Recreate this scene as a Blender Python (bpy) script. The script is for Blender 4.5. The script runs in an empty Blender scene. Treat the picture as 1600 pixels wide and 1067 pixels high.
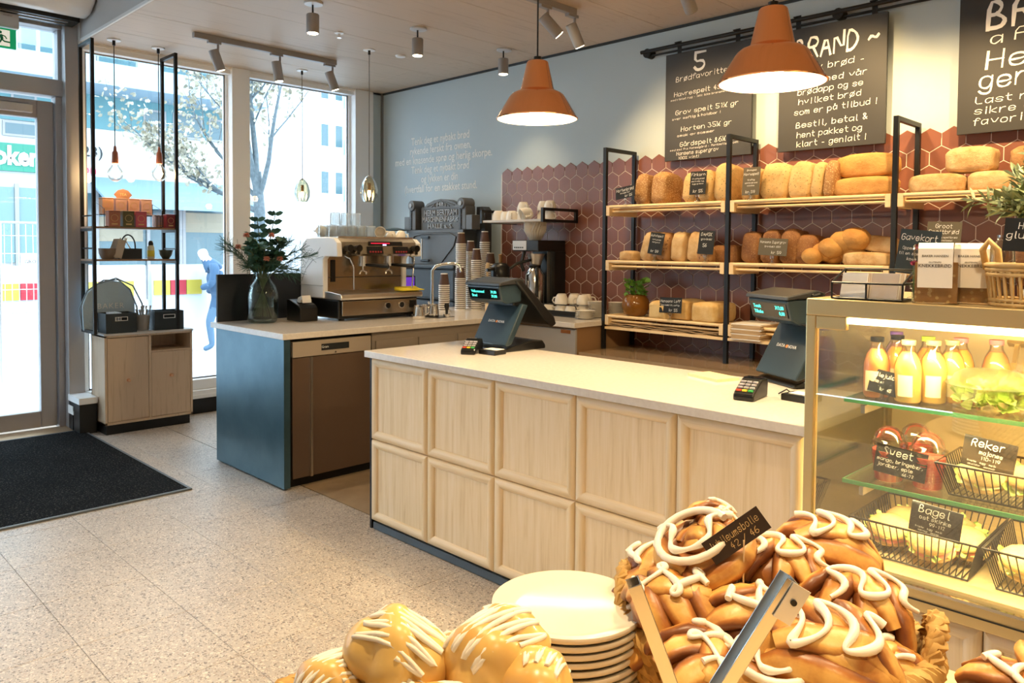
import bpy, math, random
from mathutils import Vector, Matrix, noise, Euler
sc = bpy.context.scene; col = sc.collection; PI = math.pi
rnd = random.Random(11)

# ---------------------------------------------------------------- camera
cd = bpy.data.cameras.new('camera'); cam = bpy.data.objects.new('camera', cd); col.objects.link(cam)
cd.sensor_width = 36; cd.lens = 1212.7 * 36 / 1600; cd.shift_y = (432 - 533.5) / 1600; cd.clip_start = .05; cd.clip_end = 400
cam.matrix_world = Matrix(((.7066, -.0309, .7070, 0), (.7076, .0204, -.7063, 0), (.0074, .9993, .0363, 1.48), (0, 0, 0, 1)))
sc.camera = cam
# ---------------------------------------------------------------- sky, exposure
w = bpy.data.worlds.new('sky'); sc.world = w; w.use_nodes = True
bg = w.node_tree.nodes['Background']; bg.inputs[0].default_value = (.72, .88, 1, 1); bg.inputs[1].default_value = 6.6
sc.view_settings.view_transform = 'Standard'; sc.view_settings.look = 'None'; sc.view_settings.gamma = 1
sc.view_settings.use_curve_mapping = False; sc.view_settings.exposure = .35
WARM = (1, .70, .34)
def lamp(kind, loc, energy, color=WARM, size=.1, aim=None, spot=None, parent=None, blend=.5):
    ld = bpy.data.lights.new('light', kind); ld.energy = energy; ld.color = color
    if kind == 'AREA': ld.shape = 'DISK'; ld.size = size
    else: ld.shadow_soft_size = size
    if spot: ld.spot_size = math.radians(spot); ld.spot_blend = blend
    o = bpy.data.objects.new('light', ld); col.objects.link(o)
    o.location = loc
    if aim is not None: o.rotation_euler = (Vector(aim) - Vector(loc)).to_track_quat('-Z', 'Y').to_euler()
    if parent: o.parent = parent; o.matrix_parent_inverse = Matrix.Translation(parent.location).inverted() if parent.type == 'EMPTY' else Matrix()
    return o

# ---------------------------------------------------------------- mesh helpers
class MB:
    def __init__(s): s.v = []; s.f = []; s.m = []; s.k = 0
    def n(s): return len(s.v)
    def face(s, *i): s.f.append(i); s.m.append(s.k)
    def pts(s, ps): b = len(s.v); s.v += [Vector(p) for p in ps]; return b
    def box(s, x0, y0, z0, x1, y1, z1):
        b = s.pts([(x, y, z) for z in (z0, z1) for y in (y0, y1) for x in (x0, x1)])
        for q in ((0, 2, 3, 1), (4, 5, 7, 6), (0, 1, 5, 4), (2, 6, 7, 3), (0, 4, 6, 2), (1, 3, 7, 5)): s.face(*[b + i for i in q])
        return s
    def cbox(s, c, d): return s.box(c[0]-d[0]/2, c[1]-d[1]/2, c[2]-d[2]/2, c[0]+d[0]/2, c[1]+d[1]/2, c[2]+d[2]/2)
    def prism(s, poly, a, b, ax='x'):
        f = {'x': lambda p, t: (t, p[0], p[1]), 'y': lambda p, t: (p[0], t, p[1]), 'z': lambda p, t: (p[0], p[1], t)}[ax]
        n = len(poly); i = s.pts([f(p, a) for p in poly]); j = s.pts([f(p, b) for p in poly])
        s.face(*[i + k for k in range(n)][::-1]); s.face(*[j + k for k in range(n)])
        for k in range(n): s.face(i + k, i + (k+1) % n, j + (k+1) % n, j + k)
        return s
    def lathe(s, prof, c=(0, 0, 0), n=24, cap=True, ry=1.0, wob=None):
        b = s.n()
        for r, z in prof:
            for k in range(n):
                a = 2*PI*k/n; rr = r * (wob(a, z) if wob else 1)
                s.v.append(Vector((c[0] + rr*math.cos(a), c[1] + rr*ry*math.sin(a), c[2] + z)))
        for i in range(len(prof)-1):
            for k in range(n): s.face(b+i*n+k, b+i*n+(k+1) % n, b+(i+1)*n+(k+1) % n, b+(i+1)*n+k)
        if cap:
            if prof[0][0] > 1e-4: s.face(*[b+k for k in range(n)][::-1])
            if prof[-1][0] > 1e-4: e = b+(len(prof)-1)*n; s.face(*[e+k for k in range(n)])
        return s
    def cyl(s, c, r, h, n=20, r2=None, ax='z'):
        b = s.n(); s.lathe([(r, 0), (r if r2 is None else r2, h)], n=n)
        for i in range(b, s.n()):
            p = s.v[i]; q = p if ax == 'z' else (Vector((p.z, p.x, p.y)) if ax == 'x' else Vector((p.y, p.z, p.x)))
            s.v[i] = q + Vector(c)
        return s
    def tube(s, ps, r, n=8, closed=False, cap=True):
        ps = [Vector(p) for p in ps]; L = len(ps); b = s.n(); up = None
        for i, p in enumerate(ps):
            t = (ps[(i+1) % L] - ps[i-1]) if closed else (ps[min(i+1, L-1)] - ps[max(i-1, 0)])
            t.normalize()
            if up is None: up = Vector((0, 0, 1)) if abs(t.z) < .9 else Vector((1, 0, 0))
            u = up - t * up.dot(t)
            if u.length < 1e-5: u = t.orthogonal()
            u.normalize(); up = u; v = t.cross(u); rr = r[i] if isinstance(r, (list, tuple)) else r
            for k in range(n):
                a = 2*PI*k/n; s.v.append(p + (u*math.cos(a) + v*math.sin(a))*rr)
        for i in range(L if closed else L-1):
            j = (i+1) % L
            for k in range(n): s.face(b+i*n+k, b+i*n+(k+1) % n, b+j*n+(k+1) % n, b+j*n+k)
        if cap and not closed: s.face(*[b+k for k in range(n)][::-1]); e = b+(L-1)*n; s.face(*[e+k for k in range(n)])
        return s
    def blob(s, fn, nu=20, nv=12):          # fn(unit vector) -> point
        b = s.n(); s.v.append(Vector(fn(Vector((0, 0, -1)))))
        for i in range(1, nv):
            t = -PI/2 + PI*i/nv
            for k in range(nu):
                a = 2*PI*k/nu; s.v.append(Vector(fn(Vector((math.cos(t)*math.cos(a), math.cos(t)*math.sin(a), math.sin(t))))))
        s.v.append(Vector(fn(Vector((0, 0, 1))))); e = s.n()-1
        for k in range(nu): s.face(b, b+1+(k+1) % nu, b+1+k); s.face(e, e-nu+k, e-nu+(k+1) % nu)
        for i in range(nv-2):
            for k in range(nu): o = b+1+i*nu; s.face(o+k, o+(k+1) % nu, o+nu+(k+1) % nu, o+nu+k)
        return s
    def xf(s, M, b=0):
        for i in range(b, s.n()): s.v[i] = M @ s.v[i]
        return s
    def obj(s, name, mat, parent=None, loc=None, rot=None, smooth=None, bevel=0, seg=2):
        me = bpy.data.meshes.new(name); me.from_pydata(s.v, [], s.f)
        for m in (mat if isinstance(mat, (list, tuple)) else [mat]): me.materials.append(m)
        if any(s.m): me.polygons.foreach_set('material_index', s.m)
        if smooth is not None: me.shade_smooth(); me.set_sharp_from_angle(angle=math.radians(smooth))
        me.update()
        return link(name, me, parent, loc, rot, bevel, seg)
def link(name, me, parent=None, loc=None, rot=None, bevel=0, seg=2):
    o = bpy.data.objects.new(name, me); col.objects.link(o)
    if loc is not None: o.location = loc
    if rot is not None: o.rotation_euler = rot
    if parent: o.parent = parent
    if bevel:
        m = o.modifiers.new('bevel', 'BEVEL'); m.width = bevel; m.segments = seg; m.limit_method = 'ANGLE'; m.harden_normals = False
    return o
def tag(o, label, cat, group=None, kind=None):
    if label: o['label'] = label
    if cat: o['category'] = cat
    if group: o['group'] = group
    if kind: o['kind'] = kind
    return o
def thing(name, label, cat, loc=(0, 0, 0), rz=0, group=None):
    o = bpy.data.objects.new(name, None); o.empty_display_size = .05; col.objects.link(o); o.location = loc; o.rotation_euler = (0, 0, rz)
    return tag(o, label, cat, group)
def struct(o): o['kind'] = 'structure'; return o
def dup(root, loc=None, rot=None, label=None, group=None, scale=None):
    def cp(o, par):
        c = o.copy(); col.objects.link(c)
        if par is not None: c.parent = par
        for ch in o.children: cp(ch, c)
        return c
    r = cp(root, None)
    if loc is not None: r.location = loc
    if rot is not None: r.rotation_euler = rot if isinstance(rot, (tuple, list)) else (0, 0, rot)
    if label: r['label'] = label
    if group: r['group'] = group
    if scale: r.scale = (scale,)*3 if isinstance(scale, (int, float)) else scale
    return r
def B(*a): return MB().box(*a)
def text(s, size, mat, parent, loc, rot=(PI/2, 0, 0), ax='CENTER', ext=.0006, shear=0, sp=1.0, name='lettering', width=None, bold=0, line=1.0):
    c = bpy.data.curves.new('t', 'FONT'); c.body = s; c.size = size; c.align_x = ax; c.align_y = 'CENTER'; c.extrude = ext; c.shear = shear
    c.space_character = sp; c.resolution_u = 2; c.offset = bold; c.space_line = line
    o = bpy.data.objects.new('t', c); me = bpy.data.meshes.new_from_object(o); bpy.data.objects.remove(o); bpy.data.curves.remove(c)
    me.materials.clear(); me.materials.append(mat)
    if width and me.vertices:
        xs = [v.co.x for v in me.vertices]; k = width / max(1e-6, max(xs)-min(xs))
        for v in me.vertices: v.co.x *= k
    return link(name, me, parent, loc, rot)

# ---------------------------------------------------------------- materials
def nodes(name):
    m = bpy.data.materials.new(name); m.use_nodes = True; nt = m.node_tree; return m, nt, nt.nodes['Principled BSDF']
def rgb(c): return (c[0], c[1], c[2], 1)
def coords(nt, scale=(1, 1, 1), rand=True, kind='Object'):
    tc = nt.nodes.new('ShaderNodeTexCoord'); mp = nt.nodes.new('ShaderNodeMapping'); mp.inputs['Scale'].default_value = scale
    nt.links.new(tc.outputs[kind], mp.inputs[0])
    if rand:
        oi = nt.nodes.new('ShaderNodeObjectInfo'); ml = nt.nodes.new('ShaderNodeMath'); ml.operation = 'MULTIPLY'; ml.inputs[1].default_value = 37
        nt.links.new(oi.outputs['Random'], ml.inputs[0]); nt.links.new(ml.outputs[0], mp.inputs['Location'])
    return mp.outputs[0]
def ntex(nt, vec, scale, detail=4, rough=.55, dist=0):
    n = nt.nodes.new('ShaderNodeTexNoise'); n.inputs['Scale'].default_value = scale; n.inputs['Detail'].default_value = detail
    n.inputs['Roughness'].default_value = rough; n.inputs['Distortion'].default_value = dist; nt.links.new(vec, n.inputs['Vector']); return n.outputs[0]
def ramp(nt, fac, stops):
    r = nt.nodes.new('ShaderNodeValToRGB'); e = r.color_ramp.elements
    while len(e) < len(stops): e.new(.5)
    for x, (p, c) in zip(e, stops): x.position = p; x.color = rgb(c)
    nt.links.new(fac, r.inputs[0]); return r.outputs[0]
def bump(nt, b, h, strength, dist=.002):
    n = nt.nodes.new('ShaderNodeBump'); n.inputs['Strength'].default_value = strength; n.inputs['Distance'].default_value = dist
    nt.links.new(h, n.inputs['Height']); nt.links.new(n.outputs[0], b.inputs['Normal'])
def M(name, c, rough=.5, metal=0, var=None, bmp=None, emit=None, coat=0, spec=None, sss=0, alpha=None):
    m, nt, b = nodes(name); b.inputs['Base Color'].default_value = rgb(c); b.inputs['Roughness'].default_value = rough; b.inputs['Metallic'].default_value = metal
    if coat: b.inputs['Coat Weight'].default_value = coat
    if spec is not None: b.inputs['Specular IOR Level'].default_value = spec
    if sss: b.inputs['Subsurface Weight'].default_value = sss; b.inputs['Subsurface Radius'].default_value = (.01, .005, .003)
    if emit: b.inputs['Emission Color'].default_value = rgb(emit[0]); b.inputs['Emission Strength'].default_value = emit[1]
    if var or bmp:
        v = coords(nt)
        if var:
            sc_, c2 = var[0], var[1]; lo, hi = (var[2], var[3]) if len(var) > 3 else (.35, .65)
            nt.links.new(ramp(nt, ntex(nt, v, sc_), [(lo, c), (hi, c2)]), b.inputs['Base Color'])
        if bmp: bump(nt, b, ntex(nt, v, bmp[0]), bmp[1], bmp[2] if len(bmp) > 2 else .002)
    return m
def wood(name, c1, c2, axis=2, rough=.5, scale=1.0, c3=None):
    m, nt, b = nodes(name); s = [38*scale]*3; s[axis] = 2.2*scale
    v = coords(nt, s); n = ntex(nt, v, 1, 5, .6, .4)
    s2 = [150*scale]*3; s2[axis] = 5*scale; v2 = coords(nt, s2); n2 = ntex(nt, v2, 1, 2)
    mx = nt.nodes.new('ShaderNodeMath'); mx.operation = 'MULTIPLY_ADD'; mx.inputs[1].default_value = .35
    nt.links.new(n2, mx.inputs[0]); nt.links.new(n, mx.inputs[2])
    nt.links.new(ramp(nt, mx.outputs[0], [(.42, c2), (.62, c1), (.85, c3 or c1)]), b.inputs['Base Color'])
    b.inputs['Roughness'].default_value = rough; bump(nt, b, mx.outputs[0], .12, .001); return m
def glass(name, tint=(.95, 1, .98), refl=.1, rough=.0, frost=0):
    m, nt, b = nodes(name); nt.nodes.remove(b); out = nt.nodes['Material Output']
    t = nt.nodes.new('ShaderNodeBsdfTransparent'); t.inputs[0].default_value = rgb(tint); g = nt.nodes.new('ShaderNodeBsdfGlossy'); g.inputs['Roughness'].default_value = rough
    lw = nt.nodes.new('ShaderNodeLayerWeight'); lw.inputs[0].default_value = .25; ad = nt.nodes.new('ShaderNodeMath'); ad.operation = 'MULTIPLY_ADD'; ad.inputs[1].default_value = .6; ad.inputs[2].default_value = refl*.4
    mx = nt.nodes.new('ShaderNodeMixShader'); nt.links.new(lw.outputs['Fresnel'], ad.inputs[0]); nt.links.new(ad.outputs[0], mx.inputs[0])
    nt.links.new(t.outputs[0], mx.inputs[1]); nt.links.new(g.outputs[0], mx.inputs[2]); nt.links.new(mx.outputs[0], out.inputs[0])
    if frost:
        tl = nt.nodes.new('ShaderNodeBsdfTranslucent'); tl.inputs[0].default_value = (.9, .92, .93, 1); m2 = nt.nodes.new('ShaderNodeMixShader'); m2.inputs[0].default_value = frost
        nt.links.new(mx.outputs[0], m2.inputs[1]); nt.links.new(tl.outputs[0], m2.inputs[2]); nt.links.new(m2.outputs[0], out.inputs[0])
    return m
def terrazzo():
    m, nt, b = nodes('terrazzo'); v = coords(nt, rand=False, kind='Object'); tc = nt.nodes.new('ShaderNodeNewGeometry'); v = tc.outputs['Position']
    base = ramp(nt, ntex(nt, v, 3, 5), [(.3, (.385, .345, .31)), (.7, (.475, .43, .385))]); cur = base
    for s, th, stops in ((62, .36, [(0, (.13, .12, .12)), (.25, (.26, .21, .18)), (.5, (.40, .33, .28)), (.8, (.64, .57, .50))]), (130, .40, [(0, (.07, .065, .065)), (.3, (.30, .25, .21)), (.65, (.62, .54, .46))])):
        vo = nt.nodes.new('ShaderNodeTexVoronoi'); vo.inputs['Scale'].default_value = s; nt.links.new(v, vo.inputs['Vector'])
        lt = nt.nodes.new('ShaderNodeMath'); lt.operation = 'LESS_THAN'; lt.inputs[1].default_value = th; nt.links.new(vo.outputs['Distance'], lt.inputs[0])
        sep = nt.nodes.new('ShaderNodeSeparateColor'); nt.links.new(vo.outputs['Color'], sep.inputs[0])
        chip = ramp(nt, sep.outputs[0], stops); mx = nt.nodes.new('ShaderNodeMix'); mx.data_type = 'RGBA'
        nt.links.new(lt.outputs[0], mx.inputs[0]); nt.links.new(cur, mx.inputs[6]); nt.links.new(chip, mx.inputs[7]); cur = mx.outputs[2]
    nt.links.new(cur, b.inputs['Base Color']); b.inputs['Roughness'].default_value = .38; return m
white = M('white paint', (.83, .83, .82), .5)
black = M('black steel', (.007, .008, .010), .42, spec=.35)
blackp = M('black plastic', (.005, .0055, .0065), .32)
chrome = M('chrome', (.75, .74, .72), .16, 1)
steel = M('brushed steel', (.62, .60, .57), .32, 1)
copper = M('copper', (.88, .44, .23), .13, 1)
oakp = wood('pale oak', (.80, .63, .39), (.66, .48, .26), 2, .5, c3=(.86, .70, .50))
oakx = wood('pale oak rail', (.80, .63, .39), (.66, .48, .26), 0, .5, c3=(.86, .70, .50))
oakw = wood('window cabinet oak', (.60, .45, .31), (.45, .32, .21), 2, .5)
ceilw = wood('ceiling oak', (.54, .44, .35), (.43, .335, .26), 1, .55, .7)
shelfw = wood('shelf pine', (.86, .66, .40), (.72, .52, .29), 0, .5)
walnut = wood('walnut', (.30, .17, .09), (.19, .10, .055), 1, .5)
quartz = M('quartz worktop', (.76, .71, .66), .12, var=(60, (.70, .65, .60)))
terr = terrazzo()
paper = M('white paper', (.85, .84, .82), .7)
chalk = M('chalk white', (.86, .86, .84), .9)
slate = M('slate card', (.016, .018, .021), .6, spec=.3)
ceramic = M('white ceramic', (.84, .80, .73), .18)
winglass = glass('window glass', (.97, .99, 1), .06)
clearg = glass('clear glass', (.93, .97, .96), .25)
caseg = glass('case glass', (.97, .98, .96), .3)

# hand lettering: single stroke glyphs, each point is a digit pair (x, y + 2)
GL = {}
for ln in """a 453616050312224 4|464342;b 0802|052636454332 1203;c 4536160503123243;d 4536160503122243|4842;e 044445361605031 23243;f 4738281712|0636;g 4536160503123244|4641301001;h 0802|0416364542;i 1612|1817;j 26211000|2827;k 0802|460442;l 181222;m 0602|04162622|24364642;n 0602|0416364542;o 160503123243453616;p 0600|051636454332 1203;q 4536160503123243|4640;r 0602|041636;s 45361605143443321203;t 18132232|0636;u 06031232 43|4642;v 062246;w 0612243246;x 0642|4602;y 0624|4610;z 06460242;ø 160503123243453616|4701;å 45361605031222 44|464342|2818172728;æ 2516050312222526462 4|242242;A 022842|1434;B 0208283736250 5|2544433202;C 4738180703123243;D 020828464422 02;E 48080242|0535;F 480802|0535;G 4738180703123243 4525;H 0802|4842|0545;I 1812;J 3833221203;K 0802|480542;L 080242;M 0208254842;N 02084248;O 180703123243473818;P 0208384746 3505;R 0208384746 3505|2542;S 47381807163443321203;T 0848|2822;U 080312324348;V 082248;W 0812253248;Y 082548|2522;Z 08480242;Ø 180703123243473818|4801;0 180703123243473818;1 172822;2 07183847460242;3 0838253544433212 03;4 380444|3632;5 4808|0805354443321203;6 3817040312324344351504;7 084812;8 2817162534433212031425363728;9 4534140507183847 4422;. 1213;, 1301;! 1814|1213;- 1434;~ 04153445;& 4207182837140312 2244;% 4802|0818170708|3343423233;½ 0708|0805|4802|24353422 42;/ 4802;( 28060422;) 08262402""".split(';'):
    GL[ln[0]] = [[(int(q[i]), int(q[i+1])-2) for i in range(0, len(q)-1, 2)] for q in ln[2:].replace(' ', '').split('|')]
ADV = {' ': 3, 'i': 3.2, 'l': 3.4, 'j': 3.6, 'I': 3, '.': 3, ',': 3, '!': 3.2, 't': 4.4, 'f': 4.6, 'r': 4.8, 'm': 6, 'w': 6, '1': 4}
def hand(s, size, mat, parent, loc, rot=(PI/2, 0, 0), ax='CENTER', width=None, weight=.52, sp=1.0, name='lettering'):
    u = size*.112; x = 0; strokes = []; rr = random.Random(len(s)*7+ord(s[0]))
    for ch in s:
        g = GL.get(ch) or GL.get(ch.lower()) or []
        dy = rr.uniform(-.25, .25); kx = rr.uniform(.9, 1.08)
        for st in g:
            ps = [Vector((x+a*kx*.95+.22*b*.4, b+dy+rr.uniform(-.12, .12), 0)) for a, b in st]
            if len(ps) > 2:
                q = [ps[0]]
                for a, b in zip(ps, ps[1:]): q += [a.lerp(b, .28), a.lerp(b, .72)]
                ps = q+[ps[-1]]
            strokes.append(ps)
        x += ADV.get(ch, 5.4)*sp
    w = x*u; kx = (width/w) if width else 1; x0 = {'CENTER': -x/2, 'LEFT': 0, 'RIGHT': -x}[ax]; m = MB(); hw = weight/2
    for si, ps in enumerate(strokes):
        n = len(ps); b = m.n()
        for i, p in enumerate(ps):
            t = ps[min(i+1, n-1)]-ps[max(i-1, 0)]; t.normalize(); nn = Vector((-t.y, t.x, 0)); e = t*hw*(-1 if i == 0 else 1 if i == n-1 else 0); k = hw*(1+.25*math.sin(i+p.x))
            for sg in (-1, 1): q = p+nn*k*sg+e; m.v.append(Vector(((q.x+x0)*u*kx, (q.y-3)*u, (si % 4)*.00025+i*.00005)))
        for i in range(n-1): m.face(b+2*i, b+2*i+2, b+2*i+3, b+2*i+1)
    return m.obj(name, mat, parent, loc, rot)

# ================================================================ STRUCTURE
wallp = M('blue grey wall paint', (.46, .55, .60), .6, bmp=(300, .05))
alu = M('grey aluminium', (.40, .39, .40), .42, .3)
alud = M('dark grey aluminium', (.22, .215, .22), .45, .3)
lightframe = M('pale window frame', (.86, .88, .90), .45)
grout = M('pale grout', (.68, .58, .52), .8)
tilem = M('mauve brown tile', (.185, .070, .048), .36, var=(4, (.215, .085, .058)))
floorgrout = M('brown floor joint', (.20, .15, .11), .8)
vinyl = M('brown vinyl floor', (.33, .24, .15), .5, var=(9, (.28, .2, .125)))
# floor: terrazzo slabs on a bed
floor = struct(B(-7.2, -3.3, -.2, 3.1, 4.9, -.012).obj('floor', floorgrout))
def slab_mesh(x0, y0, x1, y1, z0, z1, c=.0015):
    m = MB(); m.box(x0, y0, z0, x1, y1, z1 - c); b = m.pts([(x0+c, y0+c, z1), (x1-c, y0+c, z1), (x1-c, y1-c, z1), (x0+c, y1-c, z1)])
    m.f[1] = (b, b+1, b+2, b+3)
    t = [4, 5, 7, 6]
    for k in range(4): m.face(t[k], t[(k+1) % 4], b+(k+1) % 4, b+k)
    return m
TX, TY = .4735, .3955
me = slab_mesh(.0008, .0008, TX-.0008, TY-.0008, -.013, 0, .0012).obj('floor_slab', terr); proto = me.data; bpy.data.objects.remove(me)
for i in range(-8, 9):
    for j in range(-6, 4):
        x = -3.115 + i*TX; y = .866 + j*TY
        if x > 1.0 or x < -7: continue
        link('floor_slab', proto, floor, (x, y, 0))
B(-5.0, 2.455, -.013, 3, 4.87, -.0005).obj('vinyl_sheet', vinyl, floor)
B(-6.8, 2.455, -.013, -5.0, 4.87, -.0008).obj('floor_slab', terr, floor)
# ceiling
ceil = struct(B(-6.95, 1.975, 3.125, 3.1, 4.9, 3.2).obj('ceiling', M('ceiling void', (.06, .05, .04), .9)))
pm = slab_mesh(.0015, .0015, .6085, 2.4385, 0, .02); pm.xf(Matrix.Scale(-1, 4, (0, 0, 1)))
o = pm.obj('ceiling_panel', ceilw); pmesh = o.data; pmesh.flip_normals(); bpy.data.objects.remove(o)
for i in range(16):
    for j in range(2):
        ob = link('ceiling_panel', pmesh, ceil, (-6.95 + i*.61, (1.985 if j == 0 else 4.4235) , 3.12))
        if j: ob.scale = (1, .185, 1)
trim = M('pale edge trim', (.72, .70, .68), .5)
struct(B(-6.95, 1.965, 3.1, -4.3, 1.985, 3.95).obj('wall_bulkhead', M('warm grey plaster', (.48, .45, .43), .7)))
struct(B(-6.95, 1.958, 3.09, -4.3, 1.972, 3.112).obj('trim_1', trim))
struct(B(-7.2, -3.3, 3.95, -4.3, 1.985, 4.0).obj('ceiling_entrance', white))
struct(B(-4.3, -3.3, 3.1, 3.1, 1.985, 3.16).obj('ceiling_front', ceilw))
struct(B(-4.3, -3.3, 3.1, -4.25, 1.985, 4.0).obj('wall_entrance_upstand', white))
# back wall with hexagon tiles
wb = struct(B(-7.2, 4.87, -.2, 3.1, 5.1, 3.3).obj('wall_back', wallp))
struct(B(-6.81, 4.855, 3.082, 3.1, 4.871, 3.101).obj('trim_2', M('dark shadow gap', (.03, .04, .05), .8)))
W = .1235; Rr = W/math.sqrt(3); TL = -5.0
B(TL, 4.864, .74, .7, 4.8705, 2.125).obj('tile_backing', grout, wb)
B(TL-.012, 4.862, .74, TL, 4.8705, 2.14).obj('tile_edge_strip', M('cream tile edge', (.75, .72, .68), .5), wb)
def hexpoly(cx, cz, r): return [(cx + r*math.cos(PI/6 + k*PI/3), cz + r*math.sin(PI/6 + k*PI/3)) for k in range(6)]
def clip(poly, x0):
    out = []
    for k in range(len(poly)):
        a, b = poly[k], poly[(k+1) % len(poly)]
        if a[0] >= x0: out.append(a)
        if (a[0] >= x0) != (b[0] >= x0): t = (x0-a[0])/(b[0]-a[0]); out.append((x0, a[1]+t*(b[1]-a[1])))
    return out
def hextile(poly, m):
    cx = sum(p[0] for p in poly)/len(poly); cz = sum(p[1] for p in poly)/len(poly)
    n = len(poly); a = m.pts([(p[0], 4.868, p[1]) for p in poly]); b = m.pts([(p[0], 4.8635, p[1]) for p in poly])
    c = m.pts([(cx+(p[0]-cx)*.97, 4.862, cz+(p[1]-cz)*.97) for p in poly])
    for k in range(n):
        j = (k+1) % n; m.face(a+k, b+k, b+j, a+j); m.face(b+k, c+k, c+j, b+j)
    m.face(*[c+k for k in range(n)][::-1]); return m
hm = hextile(hexpoly(0, 0, Rr-.0026), MB()); o = hm.obj('tile', tilem); hmesh = o.data; bpy.data.objects.remove(o)
cells = []
for r in range(15):
    cz = 2.19 - Rr - r*1.5*Rr
    for k in range(38):
        cx = TL + W/2 + k*W + (W/2 if r % 2 else 0) - W
        if cx < TL - W*.45 or cx > -.6 or cz < .70: continue
        cells.append((cx, cz))
cells.sort(key=lambda c: -c[0]); rest = MB()
for i, (cx, cz) in enumerate(cells):
    if i < 300 and cx > TL + W*.45: link('tile', hmesh, wb, (cx, 0, cz))
    else:
        p = clip(hexpoly(cx, cz, Rr-.0026), TL)
        if len(p) > 2: hextile(p, rest)
ob = rest.obj('tile_field', tilem, wb); ob['kind'] = 'stuff'
# window wall
def frame(name, m, mat, **k): return struct(m.obj(name, mat, **k))
wl = frame('wall_left', MB().box(-7.0, 1.96, -.2, -6.83, 4.9, .13).box(-7.0, 1.96, 3.08, -6.83, 4.9, 3.3), white)
frame('baseboard_left', B(-6.84, 1.86, 0, -6.775, 4.87, .134), black)
frame('trim_3', MB().box(-6.9, 1.86, .134, -6.765, 4.87, .165).box(-6.9, 1.86, .165, -6.78, 4.87, .2), lightframe)
def window(n, y0, y1):
    m = MB().box(-6.97, y0, .2, -6.84, y1, .29).box(-6.97, y0, 3.04, -6.84, y1, 3.1).box(-6.97, y0, .29, -6.9, y0+.03, 3.04).box(-6.97, y1-.03, .29, -6.9, y1, 3.04)
    f = frame('window_%d' % n, m, lightframe, bevel=.004)
    B(-6.935, y0+.03, .29, -6.929, y1-.03, 3.04).obj('pane', winglass, f)
    MB().box(-6.927, y0+.03, .29, -6.915, y0+.042, 3.04).box(-6.927, y1-.042, .29, -6.915, y1-.03, 3.04).box(-6.927, y0+.03, .29, -6.915, y1-.03, .302).box(-6.927, y0+.03, 3.03, -6.915, y1-.03, 3.042).obj('gasket', alud, f)
window(1, 1.985, 3.215); window(2, 3.37, 4.525)
frame('trim_4', B(-6.98, 3.205, .2, -6.81, 3.375, 3.1), lightframe, bevel=.004)
frame('trim_5', B(-6.98, 4.52, .2, -6.81, 4.74, 3.1), lightframe, bevel=.004)
frame('trim_6', B(-6.98, 4.74, .2, -6.83, 4.872, 3.1), wallp)
frame('trim_7', B(-6.86, 4.845, .134, -6.815, 4.872, 3.1), alud)
# door bay
frame('trim_8', B(-7.12, 1.865, 0, -6.88, 1.985, 3.95), alu, bevel=.006)
frame('trim_9', MB().box(-7.12, -.6, 2.66, -6.95, 1.87, 2.79).box(-7.12, -.6, 3.19, -6.95, 1.87, 3.25).box(-7.12, 1.84, 2.79, -6.98, 1.87, 3.19).box(-7.12, .45, 0, -6.95, .56, 3.25), alu, bevel=.004)
frame('wall_left_above_door', MB().box(-7.12, -3.3, 3.25, -6.95, 1.87, 3.95), M('pale blue grey soffit', (.55, .62, .66), .6))
d = struct(MB().box(-7.1, 1.82, 0, -6.98, 1.868, 2.66).obj('door_1', alu, bevel=.004))
MB().box(-7.09, 1.70, .02, -7.02, 1.815, 2.62).box(-7.09, .60, .02, -7.02, .70, 2.62).box(-7.09, .70, .02, -7.02, 1.70, .15).box(-7.09, .70, 2.48, -7.02, 1.70, 2.62).obj('leaf_frame', alu, d, bevel=.005)
B(-7.06, .70, .15, -7.052, 1.70, 2.48).obj('pane', winglass, d)
B(-7.02, 1.10, 2.51, -6.965, 1.66, 2.575).obj('door_closer', M('grey closer', (.45, .44, .44), .4), d, bevel=.006)
MB().box(-7.0, 1.4, 2.585, -6.985, 1.64, 2.597).obj('closer_arm', alu, d)
w3 = struct(B(-7.06, .56, 2.79, -7.052, 1.84, 3.19).obj('window_3', winglass)); w4 = struct(B(-7.06, -3.0, .2, -7.052, .45, 3.2).obj('window_4', winglass))  # last pane is an unseen side window added to let in more daylight
frame('trim_10', MB().box(-7.12, -3.3, 0, -6.95, .45, .2).box(-7.12, -1.3, .2, -6.98, -1.2, 3.2), alu)
struct(B(-7.0, .6, -.012, -6.775, 1.866, .012).obj('trim_11', M('brass threshold', (.5, .36, .22), .4, .6)))
# walls behind the camera
struct(B(3.0, -3.3, 0, 3.1, 4.9, 3.2).obj('wall_right', white)); struct(B(-7.2, -3.4, 0, 3.1, -3.3, 4).obj('wall_front', white))
# corner kerb beside the oak cabinet
k = struct(B(-6.9, 1.865, 0, -6.62, 1.99, .235).obj('trim_12', black, bevel=.003)); B(-6.9, 1.86, .235, -6.612, 1.995, .285).obj('cap', lightframe, k, bevel=.003)

# wall lettering
wl_t = MB(); LINES = ["Tenk deg et nybakt brød", "rykende ferskt fra ovnen,", "med en knasende sprø og herlig skorpe.", "Tenk deg et nybakt brød", "og lykken er din", "(hvertfall for en stakket stund."]
for i, s in enumerate(LINES):
    text(s, .105, chalk, wb, (-5.89 + (.02 if i == 2 else 0), 4.8685, 2.545 - i*.0955), name='wall_lettering', bold=.0014, width=(.88, .93, 1.46, .88, .56, 1.1)[i])

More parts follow.
